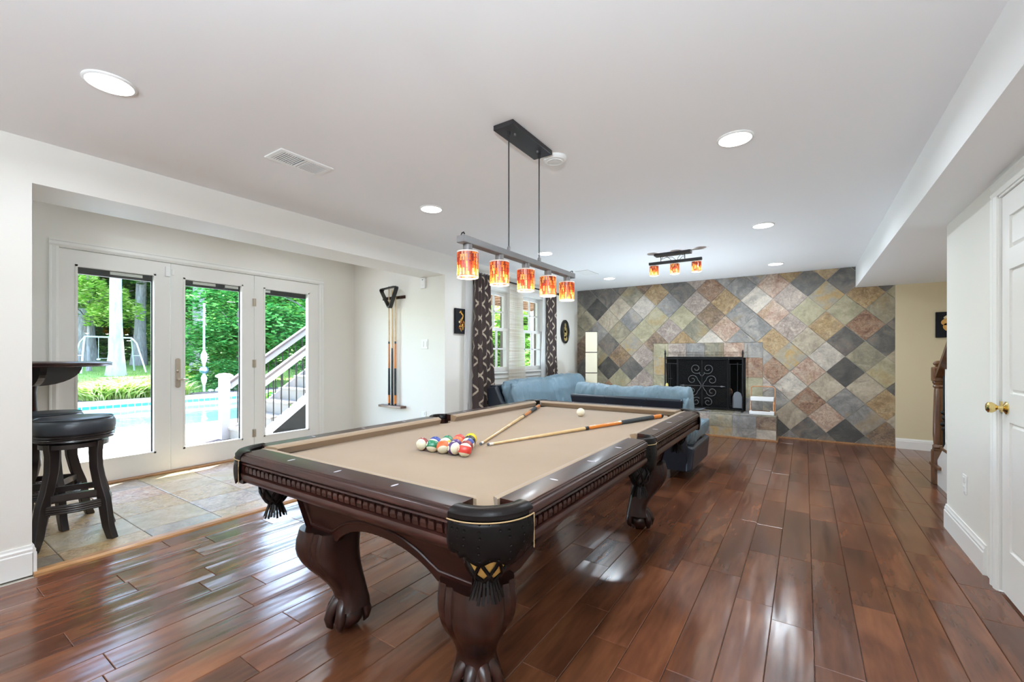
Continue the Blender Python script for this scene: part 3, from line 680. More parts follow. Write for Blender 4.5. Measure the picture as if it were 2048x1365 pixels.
# fill lamps added unseen behind the camera to brighten ceiling and walls
mat_up = emit('fill_glow', (1, 0.95, 0.86, 1), 2.0); mat_up.cycles.emission_sampling = 'NONE'
for i, (x, y) in enumerate(((0.2, -0.9), (-1.5, -2.1), (-4.9, -1.6))):
    t = thing('fill_torchiere', 'added fill torchiere throwing light upward, unseen behind the camera', 'floor lamp', (x, y, 0), 'added fill lamps')
    m = M(); m.lathe([(0.13,0),(0.13,0.02),(0.02,0.035)], (x,y,0), 24); obj('base', m, mat_grey_metal, t, smooth=True)
    m = M(); m.lathe([(0.012,0.03),(0.012,1.55)], (x,y,0), 12); obj('pole', m, mat_grey_metal, t)
    m = M(); m.lathe([(0.03,1.52),(0.08,1.55),(0.15,1.62)], (x,y,0), 28, cap=False); obj('bowl', m, mat_grey_metal, t, smooth=True)
    m = M(); m.lathe([(0.001,1.60),(0.14,1.60)], (x,y,0), 28, cap=False); obj('diffuser', m, mat_up, t)
    ld = bpy.data.lights.new('uplight', 'AREA'); ld.shape = 'DISK'; ld.size = 0.26; ld.energy = (FILL_W, FILL_BACK_W, 14.0)[i]; ld.color = (0.74, 0.88, 1.0)
    lo = bpy.data.objects.new('uplight', ld); COL.objects.link(lo); lo.location = (x, y, 1.625); lo.rotation_euler = (pi, 0, 0)
for i, (x, y, f_, lab) in enumerate([(-1.45, 5.75, 1.0, 'added fill light on the floor, hidden behind the blue sofa')]):  # added fill lamp, hidden by the sofa, to brighten the far ceiling
    t = thing('fill_floor_uplight', lab, 'uplight', (x, y, 0)); m = M(); m.lathe([(0.07,0),(0.075,0.01),(0.07,0.16),(0.062,0.16),(0.06,0.145)], (x,y,0), 24, cap=False); obj('housing', m, mat_grey_metal, t, smooth=True)
    m = M(); m.lathe([(0.001,0.145),(0.06,0.145)], (x,y,0), 24, cap=False); obj('diffuser', m, mat_up, t)
    ld = bpy.data.lights.new('fill_floor_uplight', 'AREA'); ld.shape = 'DISK'; ld.size = 0.11; ld.energy = FILL_FLOOR_W*f_; ld.color = (0.74, 0.88, 1.0)
    lo = bpy.data.objects.new('fill_floor_uplight', ld); COL.objects.link(lo); lo.location = (x, y, 0.165); lo.rotation_euler = (pi, 0, 0)

# ================================================================== ON THE WALLS
def plate(name, label, cat, axis, c, w, h, toggles):
    # cover plate: axis 'y' faces -y, axis 'x-' faces -x
    x, y, z = c; t = thing(name, label, cat, c)
    q = M()
    if axis == 'y': q.box(x-w/2, x+w/2, y-0.006, y, z-h/2, z+h/2)
    else: q.box(x-0.006, x, y-w/2, y+w/2, z-h/2, z+h/2)
    obj('cover_plate', q, mat_plastic, t, bevel=0.002)
    for (dx, dz, tw, th) in toggles:
        q = M()
        if axis == 'y': q.box(x+dx-tw/2, x+dx+tw/2, y-0.010, y-0.005, z+dz-th/2, z+dz+th/2)
        else: q.box(x-0.010, x-0.005, y+dx-tw/2, y+dx+tw/2, z+dz-th/2, z+dz+th/2)
        obj('rocker' if cat == 'light switch' else 'socket', q, mat_trim, t, bevel=0.0015)
plate('light_switch', 'double white light switch beside the cue rack', 'light switch', 'y', (-3.803, 3.79, 1.316), 0.112, 0.118, [(-0.026,0,0.032,0.066),(0.026,0,0.032,0.066)])
t = thing('thermostat', 'small white control box high on the opening jamb', 'thermostat', (-3.815, 3.79, 2.05))
m = M(); m.box(-3.855, -3.778, 3.768, 3.79, 1.985, 2.108); obj('housing', m, mat_plastic, t, bevel=0.004)
m = M(); m.box(-3.826, -3.808, 3.766, 3.769, 2.085, 2.092); obj('sensor_slot', m, mat_black, t)
m = M(); m.lathe([(0.010,0),(0.010,0.003)], (-3.817, 3.765, 2.02), 14, ax='y'); obj('button', m, mat_trim, t)
plate('wall_outlet', 'white wall outlet low on the opening jamb behind the table', 'outlet', 'y', (-3.812, 3.79, 0.45), 0.072, 0.115, [(0,0.028,0.03,0.034),(0,-0.028,0.03,0.034)])
plate('wall_outlet', 'white wall outlet above the baseboard of the right wall', 'outlet', 'x-', (XR, 3.752, 0.398), 0.072, 0.115, [(0,0.028,0.03,0.034),(0,-0.028,0.03,0.034)])

# cue rack with three cues and the ball triangle
RY = 3.93
t = thing('cue_rack', 'dark wooden two-piece wall rack that holds three pool cues', 'cue rack', (-4.5, RY, 0.5))
m = M(); m.box(-4.715, -4.285, RY-0.014, RY, 1.915, 1.955)
for i in range(6): m.tube([(-4.62+i*0.055, RY-0.012, 1.935), (-4.62+i*0.055, RY-0.05, 1.935)], 0.008, 8)
obj('clip_board', m, mat_mahog_x, t, bevel=0.003)
m = M(); m.prism([(-4.718, RY-0.085), (-4.285, RY-0.085), (-4.275, RY), (-4.728, RY)], 'z', 0.497, 0.527); obj('bottom_shelf', m, wood_mat('rack_brown', srgb(62,40,32), srgb(98,66,52), srgb(120,84,66), 0.4, grain=(2,9,9)), t, bevel=0.004)
mat_maple = wood_mat('maple_shaft', srgb(196,160,108), srgb(220,188,138), srgb(232,206,160), 0.25, grain=(3,3,3), coat=0.5)
mat_orange = plain('orange_stained_wood', srgb(214,122,34), 0.22, coat=0.6, vary=0.15)
mat_wrap = plain('dark_linen_wrap', srgb(52,56,58), 0.8, bump=0.6, bscale=900)
mat_blackw = plain('black_lacquer', srgb(26,28,34), 0.25)
mat_ferr = plain('white_ferrule', srgb(236,232,222), 0.4)
mat_tip = plain('cue_chalk_tip', srgb(96,100,108), 0.9)
def cue(name, label, a, b, kind='orange', group=None, frac=None):
    a, b = Vector(a), Vector(b); t = thing(name, label, 'pool cue', tuple(b), group); L = (b-a).length
    r0, r1 = 0.0062, 0.0148
    def seg(nm, f0, f1, mat, dr=0.0):
        q = M(); n = max(2, int((f1-f0)*8)+1); q.tube([a+(b-a)*(f0+(f1-f0)*i/(n-1)) for i in range(n)], [r0+(r1-r0)*(f0+(f1-f0)*i/(n-1))+dr for i in range(n)], 12); obj(nm, q, mat, t, smooth=True)
    seg('tip', 0, 0.006, mat_tip); seg('ferrule', 0.006, 0.022, mat_ferr)
    if kind == 'orange':
        f = frac or (0.465, 0.50, 0.69, 0.915)
        seg('shaft', 0.022, f[0], mat_maple); seg('joint_collar', f[0], f[0]+0.02, mat_black, 0.0008); seg('forearm', f[0]+0.02, f[2], mat_orange); seg('wrap', f[2], f[3], mat_wrap, 0.0006)
        seg('butt_sleeve', f[3], 0.985, mat_orange); seg('bumper', 0.985, 1.0, mat_black)
    else: seg('shaft', 0.022, 0.515, mat_maple); seg('black_butt', 0.515, 1.0, mat_blackw)
zz = 0.527; xs = (-4.548, -4.492, -4.432); tops = (-4.556, -4.492, -4.428)
cue('pool_cue', 'orange and black wrapped cue standing leftmost in the wall rack', (tops[0], RY-0.042, zz+1.56), (xs[0], RY-0.045, zz))
cue('pool_cue', 'pool cue with an all black butt standing in the middle of the rack', (tops[1], RY-0.042, zz+1.54), (xs[1], RY-0.045, zz), 'black')
cue('pool_cue', 'orange and black wrapped cue standing in the rack nearest the light switch', (tops[2], RY-0.042, zz+1.56), (xs[2], RY-0.045, zz))
# triangle hung over the cue tips
def tri_pts(c, s, r, n=6):
    P = [(c[0]-s/2, c[1]+s*0.29), (c[0]+s/2, c[1]+s*0.29), (c[0], c[1]-s*0.58)]; out = []
    for i in range(3):
        p = Vector(P[i]); a = (Vector(P[i-1])-p).normalized(); b = (Vector(P[(i+1) % 3])-p).normalized()
        for k in range(n+1):
            u = k/n; q = p+a*r*(1-u)**2*1.0+b*r*u**2*1.0; out.append((q.x, q.y))
    return out
t = thing('ball_rack', 'black triangular ball rack hanging over the cues on the wall', 'ball rack', (-4.5, RY-0.09, 2.0))
m = M(); o_ = tri_pts((-4.49, 1.965), 0.335, 0.05); i_ = tri_pts((-4.49, 1.965), 0.295, 0.045); ya, ybk = RY-0.125, RY-0.066
rot = Matrix.Translation((-4.49, RY, 1.965)) @ Matrix.Rotation(radians(-4), 4, 'Y') @ Matrix.Translation((4.49, -RY, -1.965))
for yv in (0,): m.loft([[(p[0], ya, p[1]) for p in o_], [(p[0], ybk, p[1]) for p in o_], [(p[0], ybk, p[1]) for p in i_], [(p[0], ya, p[1]) for p in i_], [(p[0], ya, p[1]) for p in o_]], cap=False)
m.xf(rot); obj('frame', m, mat_black, t)

# pictures
def lacquer(name, figure, y0, y1, z0, z1, label, plane='x'):
    t = thing(name, label, 'picture', ((XL, y0, z0) if plane == 'x' else (y0, YB, z0)))
    q = M()
    if plane == 'x': q.box(XL, XL+0.028, y0, y1, z0, z1)
    else: q.box(y0, y1, YB-0.040, YB-0.012, z0, z1)
    obj('panel', q, plain('black_lacquer_panel', srgb(15,17,24), 0.5, spec=0.2), t, bevel=0.003)
    for nm, col, blobs in figure:
        q = M()
        for (cx, cz, a, b, ang) in blobs:
            n = 14; pts = []
            for i in range(n):
                th = 2*pi*i/n; u, v = a*cos(th), b*sin(th); pts.append((cx+u*cos(ang)-v*sin(ang), cz+u*sin(ang)+v*cos(ang)))
            W, Hh = y1-y0, z1-z0; pts = [(y0+W*p[0], z0+Hh*p[1]) for p in pts]
            if plane == 'x': q.prism(pts, 'x', XL+0.028, XL+0.0305)
            else: q.prism(pts, 'y', YB-0.0425, YB-0.040)
        obj(nm, q, plain('inlay_'+nm, col, 0.35, vary=0.2), t)
gold = srgb(206,150,62); rust = srgb(168,84,30); cream = srgb(226,208,160)
lacquer('lacquer_picture', [('gold_inlay', gold, [(0.42,0.86,0.10,0.035,0.4),(0.55,0.80,0.09,0.04,-0.5),(0.66,0.72,0.05,0.07,0.2),(0.60,0.62,0.10,0.045,0.6),(0.50,0.52,0.13,0.05,0.1),(0.72,0.44,0.16,0.06,-0.7),(0.60,0.36,0.16,0.09,0.3),(0.40,0.30,0.15,0.05,0.5),(0.66,0.24,0.05,0.10,-0.2),(0.48,0.16,0.04,0.08,0.3)]),
  ('rust_inlay', rust, [(0.55,0.45,0.16,0.07,0.4),(0.36,0.22,0.10,0.04,-0.3),(0.76,0.34,0.06,0.08,0.2)]), ('pale_inlay', cream, [(0.33,0.46,0.05,0.05,0),(0.50,0.11,0.03,0.03,0),(0.44,0.55,0.08,0.02,0.6)])],
  3.948, 4.145, 1.442, 1.745, 'small black lacquer picture of a gold coiled animal left of the brown curtain')
lacquer('lacquer_picture', [('gold_inlay', srgb(226,160,52), [(0.38,0.62,0.22,0.14,0.3),(0.42,0.40,0.20,0.16,-0.4),(0.62,0.32,0.16,0.14,0.6),(0.66,0.74,0.12,0.10,0.2)]),
  ('pale_inlay', cream, [(0.34,0.80,0.10,0.05,0.5),(0.46,0.73,0.07,0.04,-0.3),(0.72,0.20,0.04,0.06,0),(0.75,0.60,0.10,0.03,0.4)])],
  1.328, 1.60, 1.397, 1.708, 'black lacquer picture of a gold figure on the tan stair wall', 'y')
t = thing('oval_picture', 'oval black framed picture right of the far brown curtain', 'picture', (XL, 6.83, 1.588))
m = M(); n = 36; m.prism([(6.83+0.155*cos(2*pi*i/n), 1.588+0.202*sin(2*pi*i/n)) for i in range(n)], 'x', XL, XL+0.018); obj('panel', m, plain('oval_black', srgb(34,36,38), 0.35), t)
m = M(); rings = [(0.155,0.202,0.0),(0.158,0.205,0.024),(0.146,0.193,0.028),(0.138,0.185,0.018)]
m.loft([[(XL+d, 6.83+a*cos(2*pi*i/n), 1.588+b*sin(2*pi*i/n)) for i in range(n)] for a, b, d in rings], cap=False); obj('oval_frame', m, mat_black, t, smooth=True)
m = M()
for (cy_, cz_, a, b) in ((6.83,1.70,0.028,0.035),(6.83,1.62,0.055,0.05),(6.825,1.54,0.045,0.07),(6.84,1.47,0.06,0.045),(6.79,1.60,0.02,0.07),(6.88,1.58,0.018,0.06)):
    m.prism([(cy_+a*cos(2*pi*i/12), cz_+b*sin(2*pi*i/12)) for i in range(12)], 'x', XL+0.018, XL+0.0205)
obj('figure_relief', m, plain('dull_gold', srgb(168,148,92), 0.5, vary=0.3), t)

# ------------------------------------------------------------------ curtains on one rod
t = thing('curtain_rod', 'dark metal curtain rod above the two windows', 'curtain rod', (-3.40, 5.3, 2.19))
m = M(); m.tube([(-3.40, 4.12, 2.192), (-3.40, 6.46, 2.192)], 0.011, 12); obj('pole', m, mat_metal_dark, t, smooth=True)
for y in (4.12, 6.46): m = M(); m.ell((-3.40, y, 2.192), (0.02,0.026,0.02)); obj('finial', m, mat_metal_dark, t, smooth=True)
for y in (4.14, 5.21, 6.44): m = M(); m.box(XL, -3.395, y-0.006, y+0.006, 2.182, 2.20); m.box(XL, XL+0.006, y-0.015, y+0.015, 2.16, 2.225); obj('bracket', m, mat_metal_dark, t)
def curtain(name, label, y0t, y1t, y0b, y1b, ztop, zbot, folds, amp, mat, xc=-3.40, group=None, ph=0.0, sheer=False):
    q = M(); q.uv = []; nu, nv = folds*8, 30; rng = random.Random(folds*7+int(y0t*100)); ws = [rng.uniform(0.75, 1.25) for _ in range(folds)]; tot = sum(ws)
    width = sum(ws); W = (y1t-y0t)*2.1
    for j in range(nv+1):
        v = j/nv; z = ztop+(zbot-ztop)*v; a = y0t+(y0b-y0t)*v; b = y1t+(y1b-y1t)*v
        for i in range(nu+1):
            u = i/nu; f = u*folds+ph; sway = 0.25*sin(v*2.6+u*5)*v
            x = xc+amp*(0.65+0.5*v)*sin(2*pi*(f+sway))+0.012*sin(7*v+u*9)*v
            y = a+(b-a)*u+amp*0.35*sin(4*pi*(f+sway))*(0.5+v*0.5)
            q.v.append((x, y, z)); q.uv.append((u*W, (1-v)*(ztop-zbot)))
    q.f = [(j*(nu+1)+i, j*(nu+1)+i+1, (j+1)*(nu+1)+i+1, (j+1)*(nu+1)+i) for j in range(nv) for i in range(nu)]
    t = thing(name, label, 'curtain', (xc, (y0t+y1t)/2, ztop), group)
    obj('curtain_cloth', q, mat, t, smooth='all', solid=0 if sheer else 0.002)
    if not sheer:
        for i in range(folds):
            yy = y0t+(y1t-y0t)*(i+0.5)/folds; q = M(); q.tube([(xc+0.02*cos(2*pi*k/12), yy, ztop-0.012+0.02*sin(2*pi*k/12)) for k in range(12)], 0.003, 6, closed=True); obj('grommet', q, mat_grey_metal, t)
def trellis():
    k = N('brown_trellis_velvet'); uv = k.n('ShaderNodeUVMap'); sp = k.n('ShaderNodeSeparateXYZ'); k.l(uv.outputs[0], sp.inputs[0])
    P = 0.23; Q = 0.36; fam = []
    for sgn in (1, -1):
        d = k.math('ADD', k.math('MULTIPLY', sp.outputs[0], 1/P), k.math('MULTIPLY', sp.outputs[1], sgn/Q))
        fr = k.math('FRACT', d); fam.append(k.math('ABSOLUTE', k.math('SUBTRACT', fr, 0.5)))
    mn = k.math('MINIMUM', fam[0], fam[1]); ln = k.math('LESS_THAN', mn, 0.042)
    c = k.mix(ln, srgb(62,47,44), srgb(196,182,162)); k.set(Base_Color=c, Roughness=0.75); k.b.inputs['Sheen Weight'].default_value = 0.3
    k.bump(k.noise(k.coord(), 300, 2), 0.2, 0.002); return k.m
mat_trellis = trellis()
def sheer(name, c, alpha, lines=0):
    k = N(name); v = k.coord(); tr = k.n('ShaderNodeBsdfTransparent'); d = k.n('ShaderNodeBsdfDiffuse'); tl = k.n('ShaderNodeBsdfTranslucent'); col = c
    if lines:
        w = k.n('ShaderNodeTexNoise'); mp = k.n('ShaderNodeMapping'); mp.inputs['Scale'].default_value = (1, 1, 60); k.l(v, mp.inputs[0]); k.l(mp.outputs[0], w.inputs[0]); w.inputs['Scale'].default_value = 1.5
        col = k.ramp(w.outputs[0], [(0.4, srgb(216,206,192)), (0.55, c)])
        k.l(col, d.inputs[0]); k.l(col, tl.inputs[0])
    else: d.inputs[0].default_value = c; tl.inputs[0].default_value = c
    m1 = k.n('ShaderNodeMixShader'); m1.inputs[0].default_value = 0.5; k.l(d.outputs[0], m1.inputs[1]); k.l(tl.outputs[0], m1.inputs[2])
    m2 = k.n('ShaderNodeMixShader'); m2.inputs[0].default_value = alpha; k.l(tr.outputs[0], m2.inputs[1]); k.l(m1.outputs[0], m2.inputs[2]); k.l(m2.outputs[0], k.out.inputs[0]); return k.m
mat_sheer = sheer('oatmeal_sheer', srgb(236,232,224), 0.9, 1); mat_white_sheer = sheer('white_sheer', srgb(246,246,246), 0.86)
curtain('curtain', 'wide brown trellis-pattern curtain hanging left of the windows', 4.235, 4.535, 4.17, 4.66, 2.215, 0.03, 5, 0.036, mat_trellis, ph=0.2)
curtain('curtain', 'brown trellis-pattern curtain right of the windows beside the oval picture', 6.06, 6.40, 6.03, 6.42, 2.215, 0.03, 5, 0.032, mat_trellis)
curtain('sheer_curtain', 'oatmeal sheer curtain hanging between the two windows', 5.03, 5.37, 4.97, 5.46, 2.195, 0.04, 7, 0.014, mat_sheer, xc=-3.405, sheer=True)
curtain('sheer_curtain', 'white sheer curtain gathered against the far brown curtain', 6.0, 6.09, 5.90, 6.08, 2.19, 0.04, 4, 0.014, mat_white_sheer, xc=-3.43, sheer=True)
curtain('sheer_curtain', 'white sheer curtain gathered against the near brown curtain', 4.11, 4.25, 4.03, 4.20, 2.19, 0.04, 4, 0.014, mat_white_sheer, xc=-3.43, sheer=True)
# ================================================================== POOL TABLE
TX0_, TX1_, TY0_, TY1_ = -2.015, -0.600, 0.842, 3.340
TCX, TCY = (TX0_+TX1_)/2, (TY0_+TY1_)/2
k = N('camel_felt'); v = k.coord(); k.set(Base_Color=k.ramp(k.noise(v, 3, 4), [(0.3, srgb(140,116,90)), (0.7, srgb(147,123,97))]), Roughness=0.95); k.b.inputs['Sheen Weight'].default_value = 0.25; k.bump(k.noise(v, 500, 2), 0.15, 0.001)
mat_felt = k.m
pt = thing('pool_table', 'dark mahogany pool table with camel cloth, carved aprons and claw feet', 'pool table', (TCX, TCY, 0))
capP = [(0.006,.760),(0.0,.766),(0.0,.778),(0.004,.7835),(0.009,.785),(0.010,.7895),(0.014,.7905),(0.0155,.7935),(0.020,.7945),(0.095,.795),(0.095,.760)]
aprP = [(0.016,.760),(0.008,.756),(0.006,.751),(0.020,.747),(0.021,.716),(0.006,.712),(0.002,.704),(0.003,.694),(0.016,.678),(0.034,.669),(0.050,.660),(0.075,.660),(0.075,.760)]
cusP = [(0.094,.756),(0.094,.7945),(0.100,.7955),(0.128,.7885),(0.1355,.783),(0.127,.770),(0.118,.7525),(0.100,.7525)]
def side_tf(side):
    # maps (d inward, s along the rail, z) to world
    if side == 'near': return lambda d, s, z: (s, TY0_+d, z)
    if side == 'far': return lambda d, s, z: (s, TY1_-d, z)
    if side == 'right': return lambda d, s, z: (TX1_-d, s, z)
    return lambda d, s, z: (TX0_+d, s, z)
def rail(side, s0, s1, sights, sidepocket):
    f = side_tf(side); alongx = side in ('near', 'far'); wood = mat_mahog_x if alongx else mat_mahog_y
    q = M(); q.loft([[f(d, s0, z) for d, z in capP], [f(d, s1, z) for d, z in capP]]); r = obj('rail', q, wood, pt, smooth=True)
    q = M(); q.loft([[f(d, s0, z) for d, z in aprP], [f(d, s1, z) for d, z in aprP]]); a = obj('carved_apron', q, wood, pt, smooth=True)
    q = M(); n = int((s1-s0)/0.0295)
    for i in range(n):
        c = s0+(s1-s0)*(i+0.5)/n; w = (s1-s0)/n*0.37
        vs = []
        for d, z, ww in ((0.0215,.7455,w*0.5),(0.0095,.742,w*0.75),(0.0085,.732,w),(0.010,.720,w),(0.0215,.717,w)):
            vs += [f(d, c-ww, z), f(d, c+ww, z)]
        fs = [(2*j,2*j+1,2*j+3,2*j+2) for j in range(4)]+[(0,2,4,6,8),(1,3,5,7,9)]
        q.add(vs, fs)
    obj('dentil_band', q, wood, a)
    c0 = 0.9 if not (sidepocket and s0 > TCY) else 0.35; c1 = 0.9 if not (sidepocket and s1 < TCY) else 0.35
    q = M(); q.loft([[f(d, s0+(d-0.094)*c0-0.012, z) for d, z in cusP], [f(d, s1-(d-0.094)*c1+0.012, z) for d, z in cusP]]); obj('cushion', q, mat_felt, pt, smooth=True)
    for s in sights:
        q = M(); n = 10; ring = []
        for k_ in range(n):
            a_ = 2*pi*k_/n; ring.append(f(0.055+0.015*cos(a_), s+0.0045*sin(a_), 0.7956))
        top = ring; bot = [(p[0], p[1], 0.794) for p in ring]; q.loft([bot, top]); obj('rail_sight', q, plain('pearl_inlay', srgb(206,202,214), 0.3), r)
sx_ = [TCX-0.2825, TCX, TCX+0.2825]
rail('near', TX0_+0.140, TX1_-0.155, sx_, False); rail('far', TX0_+0.140, TX1_-0.140, sx_, False)
for s in ('right', 'left'):
    rail(s, TY0_+0.135, 2.018, (1.215, 1.50, 1.785), True); rail(s, 2.160, TY1_-0.140, (2.335, 2.615, 2.90), True)
# bed cloth with pocket openings
PC = [(TX1_-0.145, TY0_+0.143), (TX1_-0.145, TY1_-0.143), (TX0_+0.145, TY1_-0.143), (TX0_+0.145, TY0_+0.143)]
bx0, bx1, by0, by1 = TX0_+0.095, TX1_-0.095, TY0_+0.095, TY1_-0.095
def arc(c, r, a0, a1, n=8): return [(c[0]+r*cos(a0+(a1-a0)*i/n), c[1]+r*sin(a0+(a1-a0)*i/n)) for i in range(n+1)]
pr_ = 0.066; out = []
out += [(bx0+0.12, by0), (bx1-0.12, by0)]+arc((bx1-0.012, by0+0.012), 0.062, pi, pi/2)
out += arc((bx1+0.02, 2.089), 0.055, -pi/2, -3*pi/2)
out += arc((bx1-0.035, by1-0.035), 0.085, -pi/2, -pi)
out += arc((bx0+0.035, by1-0.035), 0.085, 0, -pi/2)
out += arc((bx0-0.02, 2.089), 0.055, pi/2, -pi/2)
out += arc((bx0+0.035, by0+0.035), 0.085, pi/2, 0)
m = M(); m.prism(out, 'z', 0.735, 0.7525); obj('bed_cloth', m, mat_felt, pt)
m = M(); m.box(TX0_+0.13, TX1_-0.13, TY0_+0.2, TY1_-0.2, 0.655, 0.735); obj('slate_bed', m, mat_mahog_x, pt)
# tapered cabinet with arched skirts
ins_t, ins_b, zt_, zb_ = 0.190, 0.243, 0.668, 0.425
def skirt(side, a0, a1, flat, rise):
    f = side_tf(side); n = 24; bot = []
    L0, L1 = a0+ins_b-0.013, a1-ins_b+0.013
    pts = [(L0, zb_)]; x0, x1 = L0+flat, L1-flat; pts.append((x0, zb_))
    for i in range(1, n):
        t = i/n; u = abs(2*t-1); z = zb_+rise*(1-u**2.2)**0.9+ (0.0 if 0.04 < t < 0.96 else 0); pts.append((x0+(x1-x0)*t, z))
    pts += [(x1, zb_), (L1, zb_)]
    def dd(z): return ins_b+(ins_t-ins_b)*(z-zb_)/(zt_-zb_)
    def ss(s, z):  # sides lean out towards the top
        k_ = (z-zb_)/(zt_-zb_)*(ins_b-ins_t); c = (a0+a1)/2
        return s+(k_ if s > c else -k_)*min(1, abs(s-c)/((a1-a0)/2-ins_b))
    q = M(); vs = []; fs = []; m_ = len(pts)
    for off in (0.0, 0.028):
        for s, z in pts: vs.append(f(dd(z)+off, ss(s, z), z))
        for s, z in pts: vs.append(f(dd(zt_)+off, ss(s, zt_), zt_))
    for i in range(m_-1):
        fs.append((i, i+1, m_+i+1, m_+i)); fs.append((2*m_+i, 3*m_+i, 3*m_+i+1, 2*m_+i+1)); fs.append((i, 2*m_+i, 2*m_+i+1, i+1)); fs.append((m_+i, m_+i+1, 3*m_+i+1, 3*m_+i))
    q.add(vs, fs); wood = mat_mahog_x if side in ('near', 'far') else mat_mahog_y
    sk = obj('skirt', q, wood, pt)
    # raised bead following the arch
    q = M(); bead = []; o = 0.042
    bead.append((L0+0.045, zt_-0.03)); bead.append((L0+0.045, zb_+o)); bead.append((x0-0.012, zb_+o))
    for s, z in pts[2:-2]: bead.append((s, z+o*0.95)) if (x0+0.05 < s < x1-0.05) else None
    bead += [(x1+0.012, zb_+o), (L1-0.045, zb_+o), (L1-0.045, zt_-0.03)]
    q.tube([f(dd(z)-0.001, ss(s, z), z) for s, z in bead], 0.0062, 8); obj('bead_moulding', q, wood, sk, smooth=True)
skirt('near', TX0_, TX1_, 0.20, 0.095); skirt('far', TX0_, TX1_, 0.20, 0.095)
skirt('left', TY0_, TY1_, 0.24, 0.115); skirt('right', TY0_, TY1_, 0.24, 0.115)
# cabriole legs on claw and ball feet
def leg(sx, sy):
    dx, dy = sx*0.6428, sy*0.766; cx, cyy = TCX+sx*0.405, TCY+sy*0.950; a0 = atan2(dy, dx)
    prof = [(.450,.000,.116),(.42,.004,.119),(.40,.008,.121),(.37,.010,.121),(.34,.007,.118),(.31,-.002,.111),(.28,-.016,.101),(.25,-.034,.089),(.22,-.052,.078),(.19,-.068,.070),(.165,-.078,.066),(.14,-.084,.066),(.115,-.084,.072),(.095,-.08,.078)]
    rings = []; n = 40
    for z, o, r in prof:
        ring = []
        for i in range(n):
            th = 2*pi*i/n; rad = r*(1+0.07*cos(4*(th))); g = 0
            for gx in (0.95, 1.25): g += exp_(-((abs(((th+pi) % (2*pi))-pi)-gx)/0.09)**2)
            rad -= r*0.09*g*min(1, max(0, (z-0.16)*8))
            ring.append((cx+dx*o+rad*cos(a0+th), cyy+dy*o+rad*sin(a0+th), z))
        rings.append(ring)
    q = M(); q.loft(rings); lg = obj('leg', q, mat_mahog, pt, smooth=True)
    fx_, fy_ = cx+dx*(-0.07), cyy+dy*(-0.07)
    q = M(); q.ell((fx_, fy_, 0.055), (0.066, 0.066, 0.055), 24, 14)
    for ang in (-1.25, -0.42, 0.42, 1.25, pi):
        c, s = cos(a0+ang), sin(a0+ang)
        P = [(0.012,.135),(0.045,.118),(0.068,.092),(0.078,.060),(0.076,.030),(0.066,.012)]
        q.tube([(fx_+c*r_, fy_+s*r_, z_) for r_, z_ in P], [.026,.027,.022,.023,.015,.005], 12)
    obj('claw_foot', q, mat_mahog, lg, smooth=True)
exp_ = math.exp
for sx in (-1, 1):
    for sy in (-1, 1): leg(sx, sy)
